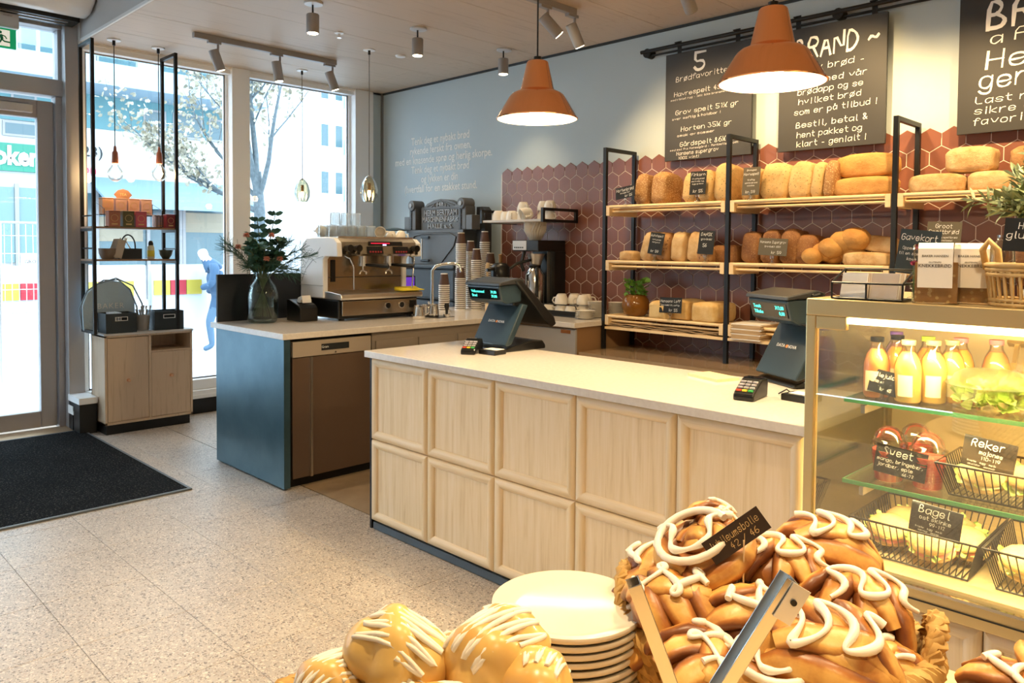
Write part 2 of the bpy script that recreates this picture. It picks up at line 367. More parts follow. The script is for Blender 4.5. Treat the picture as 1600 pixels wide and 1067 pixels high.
# door mat
mat_m, nt, b = nodes('speckled carpet'); v = coords(nt, rand=False)
pat = ramp(nt, ntex(nt, v, 95, 3, .75), [(.44, (.0015, .002, .003)), (.56, (.007, .008, .010)), (.70, (.13, .12, .10))])
big = ramp(nt, ntex(nt, v, 3, 4, .6), [(.35, (.55, .55, .55)), (.65, (1, 1, 1))])
mx = nt.nodes.new('ShaderNodeMix'); mx.data_type = 'RGBA'; mx.blend_type = 'MULTIPLY'; mx.inputs[0].default_value = 1
nt.links.new(pat, mx.inputs[6]); nt.links.new(big, mx.inputs[7]); nt.links.new(mx.outputs[2], b.inputs['Base Color']); b.inputs['Roughness'].default_value = 1; b.inputs['Specular IOR Level'].default_value = .1; bump(nt, b, ntex(nt, v, 120, 3), .8, .006)
t = thing('door_mat', 'large dark speckled carpet mat lying inside the glass door', 'mat', (-5.72, .8, 0))
MB().box(-1.03, -1.15, .001, 1.03, 1.11, .012).obj('carpet', mat_m, t)
MB().box(-1.055, 1.11, 0, 1.055, 1.13, .011).box(1.03, -1.15, 0, 1.055, 1.11, .011).box(-1.055, -1.15, 0, -1.03, 1.11, .011).box(-1.055, -1.17, 0, 1.055, -1.15, .011).obj('rubber_border', M('rubber border', (.10, .12, .14), .5), t, bevel=.003)

# ================================================================ OUTSIDE
snow = M('pale paving with snow', (.34, .37, .40), .8, var=(1.2, (.42, .45, .48)))
struct(MB().box(-80, -30, -.5, -7.12, 80, -.25).box(-8.6, -10, -.25, -7.0, 20, -.03).obj('street', snow))
fw_ = M('white render', (.44, .45, .46), .7); teal = M('teal cladding', (.065, .17, .19), .6); glz = M('dark shop glass', (.05, .10, .12), .15); awn = M('pale blue awning', (.15, .24, .30), .7); shop = M('shop interior tan', (.26, .22, .16), .7)
t = thing('shop_building', 'white building across the street with awning and teal upper floor', 'building', (-24, 6, -.25))
def at(m): return m.xf(Matrix.Translation((24, -6, .25)))
at(MB().box(-32, -12, -.25, -24, 11.6, 11)).obj('wall', fw_, t)
at(MB().box(-24.1, -12, 4.78, -23.95, 11.4, 5.72)).obj('cladding', teal, t)
at(MB().box(-24, -12, 5.72, -22.2, 11.6, 5.85).box(-22.4, -12, 5.85, -22.2, 11.6, 6.3)).obj('balcony', M('pale blue concrete', (.24, .31, .36), .7), t)
at(MB().box(-22.3, -12, 6.45, -22.26, 11.5, 7.3)).obj('balustrade', glass('balcony glass', (.75, .92, .95), .2), t)
for i in range(9): at(MB().box(-22.33, -12+i*2.9, 6.3, -22.23, -11.93+i*2.9, 7.4)).obj('post', fw_, t)
for y0, y1, z0, z1 in ((9.4, 10.3, 4.75, 5.5), (8.55, 9.2, 4.78, 5.5), (10.5, 11.2, 4.75, 5.45), (5.2, 5.8, 5.0, 5.6), (3.6, 4.4, 5, 5.6), (7.3, 8.4, 6.4, 8), (9, 10.6, 6.4, 8), (5.4, 6.6, 6.4, 8), (5.0, 5.9, 4.35, 4.75)):
    wn = at(MB().box(-24.0, y0, z0, -23.93, y1, z1)).obj('window', alud, t); at(MB().box(-23.94, y0+.06, z0+.06, -23.92, y1-.06, z1-.06)).obj('pane', glz, wn)
at(MB().prism([(-24, 3.42), (-22.4, 2.75), (-22.4, 2.5), (-22.45, 2.5), (-22.45, 2.7), (-24, 3.36)], 7.0, 11.35, 'y')).obj('awning', awn, t)
at(MB().box(-24.05, 6.4, .9, -23.96, 11.2, 2.95)).obj('shop_window', glz, t)
at(MB().box(-24.0, 9.7, 1.9, -23.93, 11.0, 2.5)).obj('shop_display', shop, t); at(MB().box(-24.0, 7.3, 1.6, -23.93, 8.5, 2.3)).obj('shop_display', shop, t)
for y in (6.4, 7.2, 8.6, 9.55, 9.65, 11.1): at(MB().box(-23.96, y, -.1, -23.88, y+.09, 3.1)).obj('shop_mullion', alud, t)
at(MB().box(-24.0, -2, 1.0, -23.93, 6.0, 3.0)).obj('shop_window', M('teal shop glazing', (.10, .18, .19), .2), t)
for i in range(8): at(MB().box(-23.94, -1.9+i*1.02, -.1, -23.88, -1.8+i*1.02, 3.1)).obj('shop_mullion', alud, t)
sg = at(MB().box(-24.0, 2.0, 3.42, -23.85, 6.0, 4.15)).obj('shop_sign', M('green shop sign', (.01, .17, .11), .5), t)
text('Joker', .68, chalk, t, (.17, -.79, 4.05), (PI/2, 0, PI/2), name='sign_lettering', bold=.025, ext=.02, width=1.22)
text('(8-23)', .42, slate, t, (.06, .93, 4.35), (PI/2, 0, PI/2), name='sign_lettering', ext=.01)
text('søn', .38, M('red sign paint', (.7, .05, .1), .6), t, (.06, 1.0, 3.85), (PI/2, 0, PI/2), name='sign_lettering', ext=.01)
# far apartment block
t = thing('apartment_block', 'pale apartment block with stacked teal balconies behind the tree', 'building', (-40, 28, -.25))
MB().box(-10, -4.4, 0, 0, 9, 22).obj('wall', fw_, t)
for i in range(5):
    z = 4.2 + i*2.75
    MB().box(-.02, -2.0, z+.9, .05, .4, z+2.35).obj('recess', teal, t)
    q = MB().box(0, -2.3, z, 1.5, .5, z+.25).obj('balcony', fw_, t); MB().box(1.42, -2.3, z+.25, 1.5, .5, z+1.15).box(0, -2.3, z+.25, 1.5, -2.24, z+1.15).obj('balustrade', glass('pale glass', (.9, .97, .98), .25), q)
    for yy in (-3.9, -2.95):
        wn = MB().box(-.02, yy, z+.6, .05, yy+.6, z+2.0).obj('window', lightframe, t); MB().box(.04, yy+.07, z+.67, .07, yy+.53, z+1.93).obj('pane', glz, wn)
# barriers and fence
red = M('barrier red', (.36, .015, .03), .5); yel = M('barrier yellow', (.42, .33, .04), .5)
for i, (y0, y1, lab) in enumerate(((2.6, 4.62, 'white road barrier with red and yellow blocks, behind the printed bag'), (4.72, 5.62, 'white road barrier with red and yellow blocks, behind the walking person'))):
    t = thing('road_barrier', lab, 'barrier', (-13, y0, -.25)); L_ = y1-y0
    MB().prism([(-.25, 0), (.25, 0), (.12, .3), (.08, 1.42), (-.08, 1.42), (-.12, .3)], 0, L_, 'y').obj('body', M('barrier white', (.5, .52, .55), .6), t, bevel=.01)
    n = int(L_/.26)
    for k in range(n): B(.085, k*.26+.02, .93, .125, k*.26+.27, 1.17).obj('block', red if k % 2 else yel, t)
t = thing('site_fence', 'wire mesh construction fence seen through the glass door', 'fence', (-11, 1.4, -.25))
MB().tube([(0, 0, .1), (0, 0, 2.0), (0, 1.75, 2.0), (0, 1.75, .1)], .022).tube([(0, 0, .9), (0, 1.75, .9)], .016).tube([(0, .85, .05), (0, .85, 2)], .02).obj('frame', steel, t, smooth=40)
m = MB()
for k in range(22): m.tube([(0, .06+k*.076, .12), (0, .06+k*.076, 1.98)], .004, 4)
for k in range(8): m.tube([(0, 0, .3+k*.22), (0, 1.75, .3+k*.22)], .004, 4)
m.obj('mesh', steel, t)
q = B(.02, 1.06, 1.42, .03, 1.42, 1.62).obj('sign_plate', paper, t); text('GROHAGE', .06, slate, q, (.032, 1.24, 1.52), (PI/2, 0, PI/2))
# tree
bark = M('pale bark', (.10, .125, .14), .9, var=(25, (.06, .08, .09)))
t = thing('street_tree', 'slim street tree with pale dry leaves just outside the window', 'tree', (-10, 5.06, -.25)); wd = MB(); lf = MB(); r2 = random.Random(5)
ri = Vector((.707, .707, 0)); fo = Vector((-.707, .707, 0))
def leaf(p):
    a = r2.uniform(0, 6.28); tl = r2.uniform(-1, 1); s = r2.uniform(.045, .085); d = Vector((math.cos(a)*math.cos(tl), math.sin(a)*math.cos(tl), math.sin(tl)-.35)).normalized()
    u = d.orthogonal().normalized(); u.rotate(Matrix.Rotation(r2.uniform(0, 6.28), 3, d)); n_ = d.cross(u)
    sh = [(0, .05), (.25, .35), (.45, .22), (.65, .42), (.8, .2), (1, 0)]
    b = lf.pts([p + d*s*x + u*s*y + n_*s*.25*abs(y) for x, y in sh] + [p + d*s*x - u*s*y + n_*s*.25*abs(y) for x, y in sh[:-1]][::-1])
    lf.face(*range(b, b+11))
def branch(p, d, ln, r, lev):
    ps = [p]; rs = [r]; n_ = 5
    for i in range(n_):
        d = (d + Vector((r2.uniform(-.16, .16), r2.uniform(-.16, .16), r2.uniform(-.02, .14)))).normalized(); p = p + d*ln/n_; ps.append(p); rs.append(r*(1-.6*(i+1)/n_))
    wd.tube(ps, rs, 7 if lev < 2 else 5)
    if lev >= 2:
        for q in ps[1:]:
            for _ in range(5 if lev == 3 else 2): leaf(q + Vector((r2.gauss(0, .05), r2.gauss(0, .05), r2.gauss(0, .05))))
    if lev < 3:
        for k in range((0, 4, 4)[lev] + (lev == 0)*3):
            q = ps[2 + k % 4] if lev else ps[-1]
            nd = (d + ri*r2.uniform(-1.0, .95) + fo*r2.uniform(-.6, .6) + Vector((0, 0, .15))).normalized(); branch(q, nd, ln*r2.uniform(.5, .72), rs[-2]*.62, lev+1)
wd.tube([(0, 0, 0), (.02, .01, 1.2), (.0, .03, 2.2), (-.03, 0, 2.75)], [.10, .085, .075, .065], 10)
for dd, ln, r in ((Vector((-.35, -.35, 1)), 1.7, .045), (Vector((.25, .3, 1)), 1.6, .04), (Vector((-.75, -.7, .95)), 1.5, .03), (Vector((-.1, .15, 1)), 1.8, .045), (Vector((-.6, -.7, .35)), 1.0, .03), (Vector((-.85, -.9, .6)), 1.3, .035), (Vector((.05, -.3, 1)), 1.7, .05)):
    branch(Vector((-.03, 0, r2.uniform(2.2, 2.75))), dd.normalized(), ln, r, 1)
wd.obj('trunk', bark, t, smooth=60); ob = lf.obj('foliage', M('dry pale leaves', (.27, .235, .16), .8, var=(8, (.36, .35, .29))), t); ob['kind'] = 'stuff'
# passer-by
def skin(name, verts, edges, radii, mats, pick, parent=None, loc=(0, 0, 0), rz=0):
    me = bpy.data.meshes.new(name); me.from_pydata(verts, edges, []); o = bpy.data.objects.new(name, me); col.objects.link(o)
    sm = o.modifiers.new('skin', 'SKIN'); sm.use_smooth_shade = True; o.modifiers.new('sub', 'SUBSURF').levels = 2
    for i, r in enumerate(radii): me.skin_vertices[0].data[i].radius = (r, r) if isinstance(r, float) else r
    me.skin_vertices[0].data[0].use_root = True
    bpy.context.view_layer.update(); dg = bpy.context.evaluated_depsgraph_get(); m2 = bpy.data.meshes.new_from_object(o.evaluated_get(dg)); bpy.data.objects.remove(o)
    m2.materials.clear()
    for m in mats: m2.materials.append(m)
    for p in m2.polygons: p.material_index = pick(p.center); p.use_smooth = True
    return link(name, m2, parent, loc, (0, 0, rz))
navy = M('navy jacket', (.03, .075, .14), .8); skinm = M('skin', (.62, .42, .33), .6); cap_ = M('grey cap', (.28, .29, .31), .8); jean = M('blue trousers', (.07, .13, .2), .8)
V = [(0, 0, .95), (.02, 0, 1.12), (.05, 0, 1.32), (.12, 0, 1.45), (.19, 0, 1.52), (.23, 0, 1.60), (.25, 0, 1.69),
     (0, .1, .92), (.14, .1, .5), (.1, .1, .1), (.24, .1, .04), (0, -.1, .92), (-.08, -.1, .52), (-.3, -.1, .2), (-.22, -.1, .05),
     (.05, .19, 1.36), (.12, .24, 1.1), (.28, .17, 1.05), (.05, -.19, 1.36), (-.02, -.24, 1.1), (.16, -.2, .95)]
E_ = [(0, 1), (1, 2), (2, 3), (3, 4), (4, 5), (5, 6), (0, 7), (7, 8), (8, 9), (9, 10), (0, 11), (11, 12), (12, 13), (13, 14), (3, 15), (15, 16), (16, 17), (3, 18), (18, 19), (19, 20)]
Rd = [.16, .16, .17, .10, .06, .095, .075, .1, .07, .05, .045, .1, .07, .05, .045, .085, .065, .05, .085, .065, .05]
tag(skin('person', V, E_, Rd, [navy, skinm, cap_, jean], lambda c: (2 if c.z > 1.65 else 1 if c.z > 1.5 and c.x > .1 else 3 if c.z < .72 else 0), loc=(-12.5, 5.62, -.25), rz=-PI/2-.35), 'person in navy jacket and grey cap walking past the window', 'person')

# ================================================================ COUNTERS
steelblue = M('blue black steel', (.065, .135, .18), .30, .65, var=(5, (.09, .17, .215)))
taupe = M('taupe laminate', (.27, .225, .185), .45); greyp = M('grey laminate', (.36, .345, .335), .5); darkv = M('dark void', (.02, .018, .016), .8)
def raised_panel(w, h):                                     # framed oak panel, front towards -y
    p = B(.035, .010, .035, w-.035, .022, h-.035)
    def strip(a, b, c, d):                                  # outer a->b, inner d->c
        m = MB(); prof = [(0, .022), (0, .004), (.18, -.004), (.5, -.006), (.82, .001), (1, .012), (1, .022)]
        n = len(prof); L0 = [Vector((a[0]+(d[0]-a[0])*t, y, a[1]+(d[1]-a[1])*t)) for t, y in prof]; L1 = [Vector((b[0]+(c[0]-b[0])*t, y, b[1]+(c[1]-b[1])*t)) for t, y in prof]
        i = m.pts(L0); j = m.pts(L1)
        for k in range(n-1): m.face(i+k, j+k, j+k+1, i+k+1)
        m.face(*[i+k for k in range(n)]); m.face(*[j+k for k in range(n)][::-1]); return m
    q = .048
    return p, [(strip((0, 0), (w, 0), (w-q, q), (q, q)), oakx), (strip((w, 0), (w, h), (w-q, h-q), (w-q, q)), oakp), (strip((w, h), (0, h), (q, h-q), (w-q, h-q)), oakx), (strip((0, h), (0, 0), (q, q), (q, h-q)), oakp)]
pp, st = raised_panel(.462, .425); P0 = pp.obj('front_panel', oakp); S0 = [s.obj('moulding', m, smooth=50) for s, m in st]
PM = P0.data; SM = [s.data for s in S0]
for o in [P0]+S0: bpy.data.objects.remove(o)
def panel(parent, x, z, y=0):
    o = link('front_panel', PM, parent, (x, y, z))
    for s in SM: link('moulding', s, o)
t = thing('service_counter', 'long oak panelled service counter with pale worktop', 'counter', (-3.38, 2.34, 0))
MB().box(.01, .024, .0, 2.34, .64, .905).obj('carcass', darkv, t)
B(-.012, -.0, .0, .004, .65, .905).obj('end_panel', black, t)
B(.03, .035, 0, 2.34, .05, .042).obj('backing', black, t)
MB().box(.02, .0, .004, 2.34, .034, .040).obj('plinth', M('blue grey plinth', (.075, .105, .135), .35, .3), t)
for i in range(5):
    for z in (.047, .476): panel(t, .002 + i*.4665, z)
tag(B(-3.405, 2.312, .906, -1.035, 3.02, .94).obj('counter_worktop', quartz, bevel=.003), 'pale polished worktop on the oak service counter', 'worktop')
# espresso bar
t = thing('espresso_counter', 'espresso bar cabinet with blue steel end panel and drawers', 'counter', (-4.25, 2.325, 0))
B(-.93, -.012, .012, .0, .03, .918).obj('end_panel', steelblue, t)
B(-.95, .031, 0, -.05, 2.53, .05).obj('plinth', black, t)
MB().box(-.95, .635, .05, -.02, 2.53, .918).box(-.95, .031, .05, -.6, .635, .918).obj('carcass', taupe, t)
for y0, y1 in ((.66, .98), (1.02, 1.34), (1.38, 1.78)):
    B(-.025, y0, .08, -.004, y1, .74).obj('door', taupe, t, bevel=.003); B(-.025, y0, .76, -.004, y1, .86).obj('drawer', taupe, t, bevel=.003)
tag(MB().prism([(-5.24, 2.30), (-4.235, 2.30), (-4.235, 4.16), (-3.54, 4.16), (-3.54, 4.86), (-5.24, 4.86)], .92, .957, 'z').obj('bar_worktop', quartz, bevel=.003), 'pale corner worktop carrying the espresso machine and paper cups', 'worktop')
t = thing('undercounter_fridge', 'brown undercounter fridge with steel control strip', 'fridge', (-4.26, 2.37, 0))
MB().box(-.5, .0, .055, -.02, .575, .905).obj('body', darkv, t)
dr = B(-.02, .004, .06, .006, .57, .80).obj('door', M('brown fridge door', (.13, .085, .06), .35, .2), t, bevel=.002)
B(.006, .12, .06, .02, .135, .80).obj('handle_strip', steel, dr)
cp = B(-.02, .004, .805, .01, .57, .90).obj('control_strip', M('champagne strip', (.55, .47, .38), .35, .4), t, bevel=.003)
B(.01, .20, .835, .013, .40, .875).obj('display', slate, cp); text('Gram', .022, chalk, cp, (.0135, .225, .856), (PI/2, 0, PI/2), ext=.0003); MB().cyl((.010, .30, .818), .006, .004, 12, ax='x').obj('lock', chrome, cp)
# back counter with the cup tray
t = thing('back_counter', 'grey back counter under the cup tray with brown side', 'cabinet', (-4.25, 4.19, 0))
MB().box(0, .02, .06, .69, .66, .918).obj('carcass', M('brown chipboard', (.30, .17, .08), .5), t); B(-.0, 0, .06, .695, .02, .905).obj('door', greyp, t, bevel=.002)
B(.56, -.003, .875, .65, .004, .9).obj('door_pull', copper, t); B(.02, .05, 0, .67, .6, .06).obj('plinth', black, t)
t = thing('bread_bench', 'low dark bench with polished top below the bread shelves', 'cabinet', (-3.53, 4.2, 0))
B(0, .03, 0, 4.2, .65, .72).obj('carcass', M('dark brown cabinet', (.05, .035, .028), .5), t); B(0, 0, .72, 4.2, .66, .75).obj('bench_top', M('polished brown top', (.36, .26, .17), .1), t)

# ================================================================ OAK CABINET AND STEEL SHELF BY THE WINDOW
t = thing('window_cabinet', 'small oak cabinet with two doors standing by the window', 'cabinet', (-6.46, 2.0, 0))
MB().box(-.32, .0, .075, .0, .018, .775).box(-.32, .664, .075, 0, .682, .775).box(-.32, 0, .075, 0, .682, .095).box(-.32, 0, .76, 0, .682, .775).box(-.32, 0, .075, -.305, .682, .775).box(-.32, .33, .09, 0, .35, .77).box(-.32, .35, .62, -.004, .665, .632).obj('body', oakw, t, bevel=.0015)
B(-.325, -.005, .775, .006, .688, .79).obj('top', M('pale grey top', (.58, .56, .54), .4), t, bevel=.002)
B(-.30, .01, 0, -.012, .66, .074).obj('plinth', black, t)
for y0, y1, z1, kz in ((.021, .328, .755, .415), (.352, .662, .618, .42)):
    dr = B(-.02, y0, .098, -.002, y1, z1).obj('door', oakw, t, bevel=.0015); MB().cyl((-.002, (y0+y1)/2, kz), .013, .018, 16, ax='x').obj('knob', copper, dr, smooth=40)
t = thing('window_shelf_frame', 'tall black steel shelf with walnut boards rising from the oak cabinet', 'shelf', (-6.65, 2.27, .79))
for y in (-.32, .31):
    fr = MB().box(.13, y-.012, 0, .155, y+.012, 2.27).box(-.155, y-.012, 0, -.13, y+.012, 2.27).box(-.13, y-.012, 2.245, .13, y+.012, 2.27).box(-.13, y-.012, 0, .13, y+.012, .025).obj('side_frame', black, t)
    for z in (.545, .80): B(-.13, y-.012, z, .13, y+.012, z+.022).obj('shelf_bearer', black, fr); MB().tube([(-.13, y, z+.12), (.13, y, z+.12)], .006, 6).obj('guard_rod', black, fr)
for z in (.567, .822): B(-.135, -.335, z, .135, .325, z+.014).obj('shelf_board', walnut, t)
SZ1 = SZ2 = .79+.836
# tea tins on the wire rack
def tin(c, c2, loc, lab, s=1.0):
    t = thing('tea_tin', lab, 'tin', loc, group='tea tins on the window shelf'); h = .118*s; a = .043*s
    m = M('tin colour', c, .45); q = B(-a, -a, 0, a, a, h).obj('body', m, t, bevel=.003); B(-a*1.02, -a*1.02, h, a*1.02, a*1.02, h+.012).obj('lid', M('tin lid', c2, .4), t, bevel=.003)
    g = M('gold print', (.62, .42, .18), .4, .5); r = MB().lathe([(.028*s, 0), (.028*s, .0008), (.025*s, .0008), (.025*s, 0)], n=20, cap=False).xf(Matrix.Translation((a+.0003, 0, h*.6)) @ Matrix.Rotation(PI/2, 4, 'Y')); r.box(a, -.022*s, h*.15, a+.001, .022*s, h*.24); r.obj('print', g, q)
pk = (.60, .36, .30)
for i, (y, c, lab) in enumerate(((2.10, (.62, .33, .20), 'orange tea tin, first in the upper row'), (2.20, pk, 'dusty pink tea tin, second in the upper row'), (2.297, (.66, .38, .28), 'salmon tea tin, third in the upper row'), (2.397, (.62, .38, .32), 'pale pink tea tin, last in the upper row'))): tin(c, [x*.8 for x in c], (-6.70, y, SZ1+.105), lab)
for y, c, lab in ((2.105, (.40, .14, .08), 'rust red tea tin in the lower row'), (2.21, (.10, .085, .03), 'dark olive tea tin in the lower row'), (2.305, (.55, .09, .12), 'crimson tea tin in the lower row')): tin(c, [x*.7 for x in c], (-6.565, y, SZ1), lab, .98)
tin((.20, .02, .035), (.16, .015, .03), (-6.55, 2.535, SZ1), 'dark burgundy tea tin standing alone at the right', .85); tin((.38, .34, .42), (.3, .27, .34), (-6.62, 2.47, SZ1), 'greyish lilac tea tin half hidden beside the burgundy tin', .8)
t = thing('wire_rack', 'black wire rack holding the tea tins', 'rack', (-6.65, 2.25, SZ1)); m = MB()
for y in (-.215, .225): m.tube([(.11, y, .003), (.11, y, .14), (-.1, y, .20), (-.1, y, .003)], .003, 6)
m.tube([(-.1, -.215, .1), (-.1, .225, .1)], .003, 6).tube([(-.0, -.215, .1), (-.0, .225, .1)], .003, 6).tube([(.11, -.215, .14), (.11, -.215, .003), (.11, .225, .003)], .003, 6)
for y in (.16, .185, .21): m.tube([(.11, y, .003), (.11, y, .09), (.11, y+.012, .1), (.11, y+.025, .09), (.11, y+.025, .003)], .0022, 5)
m.obj('wires', black, t, smooth=50); MB().prism([(-.07, 0), (-.04, .035), (0, .048), (.04, .035), (.07, 0), (.04, -.035), (0, -.045), (-.04, -.035)], -.004, .004, 'x').xf(Matrix.Translation((-.06, -.02, .265))).obj('emblem_plate', M('brown emblem', (.30, .15, .09), .5), t)
text('TEA', .03, M('gold letters', (.6, .42, .2), .5), t, (-.055, -.02, .265), (PI/2, 0, PI/2))
# second shelf
t = thing('cutlery_caddy', 'black wooden caddy with bent handle on the lower window shelf', 'caddy', (-6.62, 2.235, SZ2-.255))
MB().box(-.05, -.09, 0, .05, .09, .008).box(-.05, -.09, .008, -.044, .09, .085).box(.044, -.09, .008, .05, .09, .085).box(-.044, -.09, .008, .044, -.084, .085).box(-.044, .084, .008, .044, .09, .085).box(-.044, -.003, .008, .044, .003, .085).obj('box', blackp, t)
MB().tube([(0, -.085+.0, .02)] + [(0, -.0 - .055*math.cos(a*PI/10), .10+.095*math.sin(a*PI/10)) for a in range(11)] + [(0, .055, .02)], .006, 8).obj('handle', blackp, t, smooth=50)
for i, (y, a) in enumerate(((-.05, -.3), (-.035, -.1), (-.02, .25), (.0, .4), (.045, .5))):
    tag(MB().box(-.008, -.0018, 0, .008, .0018, .16).xf(Matrix.Rotation(a, 4, 'X')).obj('wooden_stirrer', shelfw, loc=(-6.62 + .012*i-.02, 2.235+y, SZ2-.24)), 'pale wooden stirrer sticking out of the black caddy', 'stirrer', 'stirrers in the black caddy')
tag(MB().lathe([(.04, 0), (.045, .005), (.062, .045), (.066, .085), (.062, .085), (.057, .045), (.04, .012)], n=20).obj('clay_bowl', M('brown clay', (.20, .14, .10), .6), loc=(-6.60, 2.075, SZ2-.255), smooth=40), 'brown clay bowl on the lower window shelf', 'bowl')
for i in range(6): tag(B(-.002, -.03, 0, .002, .03, .15).xf(Matrix.Rotation(-.35+.02*i, 4, 'X')).obj('leaflet', M('kraft leaflet', (.50, .42, .32), .7), loc=(-6.62+.012*i, 2.105+.006*i, SZ2-.245)), 'kraft paper leaflet leaning out of the brown clay bowl', 'leaflet', 'leaflets in the clay bowl')
t = thing('sauce_bottle', 'small yellow labelled bottle with black cap on the lower shelf', 'bottle', (-6.60, 2.405, SZ2-.255)); MB().lathe([(.026, 0), (.028, .01), (.028, .095), (.018, .112)], n=18).obj('body', M('cream bottle', (.75, .72, .5), .4), t, smooth=40); MB().lathe([(.02, .112), (.02, .13), (.012, .148), (0.001, .15)], n=16).obj('cap', blackp, t, smooth=40); MB().lathe([(.0285, .02), (.0285, .07)], n=18, cap=False).obj('label_wrap', M('yellow label', (.75, .62, .05), .5), t, smooth=40)
tag(MB().lathe([(.025, 0), (.03, .008), (.048, .035), (.058, .075), (.054, .075), (.042, .035), (.025, .012)], n=22).obj('stone_bowl', M('dark green glaze', (.06, .075, .06), .35), loc=(-6.6, 2.525, SZ2-.255), smooth=40), 'dark green footed bowl at the right of the lower shelf', 'bowl')
# cabinet top
def crate(loc, rz, lab):
    t = thing('storage_crate', lab, 'crate', loc, rz); a, b, h = .10, .115, .155
    MB().box(-a, -b, 0, a, b, .008).box(-a, -b, .008, -a+.008, b, h).box(-a+.008, -b, .008, a-.008, -b+.008, h).box(-a+.008, b-.008, .008, a-.008, b, h).box(a-.008, -b, .008, a, b, .098).box(a-.008, -b, .098, a, -.045, .126).box(a-.008, .045, .098, a, b, .126).box(a-.008, -b, .126, a, b, h).obj('box', M('black green crate', (.012, .022, .028), .5), t)
    MB().box(a-.002, -.047, .096, a+.003, .047, .100).box(a-.002, -.047, .124, a+.003, .047, .128).box(a-.002, -.047, .1, a+.003, -.043, .124).box(a-.002, .043, .1, a+.003, .047, .124).obj('handle_rim', paper, t)
crate((-6.585, 2.135, .79), 0, 'black crate with handle slot under the printed bag'); crate((-6.60, 2.515, .79), -.05, 'black crate with handle slot at the right of the cabinet top')
for i in range(4): tag(B(-.08, -.002, 0, .08, .002, .15).obj('magazine', paper, loc=(-6.585, 2.08+.02*i, .80)), 'white folded paper standing in the crate under the bag', 'paper', 'papers in the crate')
t = thing('cutlery_bucket', 'small grey bucket of cutlery between the two crates', 'bucket', (-6.60, 2.335, .79)); MB().lathe([(.045, 0), (.055, .118), (.058, .122), (.055, .126), (.052, .122), (.043, .006)], n=22).obj('pail', M('grey enamel', (.40, .385, .36), .45), t, smooth=40)
for i in range(13):
    a = i*2.4; r = .012+.0025*i; tag(MB().tube([(0, 0, 0), (r*.35*math.cos(a), r*.35*math.sin(a), .12), (r*.5*math.cos(a), r*.5*math.sin(a), .16)], [.003, .003, .008], 6).obj('spoon', steel, loc=(-6.60+r*math.cos(a), 2.335+r*math.sin(a), .80+.03*(i % 2)), smooth=50), 'steel spoon standing upright in the grey bucket', 'spoon', 'spoons in the grey bucket')
clothb = M('pale blue nylon', (.48, .62, .70), .6, bmp=(9, .5, .02)); t = thing('drawstring_bag', 'pale blue printed drawstring bag hanging behind the left crate', 'bag', (-6.74, 2.13, .9))
MB().prism([(-.20, -.1), (-.205, .1), (-.17, .2), (-.09, .275), (0, .30), (.08, .285), (.15, .22), (.19, .12), (.20, -.1)], -.012, .012, 'x').obj('pouch', clothb, t, bevel=.01)
MB().tube([(.018, -.21, -.08), (.02, -.23, .08), (.02, -.17, .22), (.02, -.05, .30), (.02, .06, .30), (.02, .15, .22), (.02, .2, .08), (.02, .22, -.05)], .006, 6).tube([(.024, -.1, .27), (.03, .04, .315), (.03, .17, .25), (.03, .24, .1), (.03, .25, -.06)], .006, 6).obj('cord', M('grey cord', (.25, .32, .37), .7), t, smooth=50)
for i, s in enumerate(('BAKER', 'HANSEN')): text(s, .062, chalk, t, (.0235, 0, .09-.085*i), (PI/2, 0, PI/2), sp=1.15)

# ================================================================ CEILING FITTINGS
def pendant_bulb(x, y, zb, lab):
    t = thing('bulb_pendant', lab, 'pendant lamp', (x, y, 3.1), group='bare bulb pendants by the window')
    MB().cyl((0, 0, -.008), .05, .008, 24).obj('ceiling_rose', lightframe, t, smooth=40); MB().cyl((0, 0, -.045), .012, .037, 12).obj('grip', black, t, smooth=40)
    MB().tube([(0, 0, -.03), (0, 0, zb-3.1+.22)], .0035, 6).obj('cord', black, t); MB().lathe([(.004, .225), (.01, .215), (.012, .185), (.022, .17), (.026, .09), (.024, .085)], (0, 0, zb-3.1), 18).obj('socket', M('copper brown socket', (.35, .12, .07), .4, .3), t, smooth=40)
    bl = MB().lathe([(.001, -.062), (.03, -.054), (.052, -.03), (.06, 0), (.054, .028), (.032, .058), (.022, .075), (.022, .088)], (0, 0, zb-3.1), 24, cap=False).obj('bulb', glass('bulb glass', (1, .97, .9), .3), t, smooth=60)
    MB().tube([(.012*math.cos(a), .012*math.sin(a), zb-3.1-.03+.012*a) for a in [k*.6 for k in range(12)]], .007, 6).obj('filament', M('filament', (1, .6, .3), .5, emit=((1, .66, .32), 60)), bl)
    lamp('POINT', (x, y, zb), 5, WARM, .03, parent=t)
pendant_bulb(-6.60, 2.138, 2.045, 'bare globe bulb pendant at the left above the tea tins'); pendant_bulb(-6.605, 2.48, 2.07, 'bare globe bulb pendant at the right by the black upright')
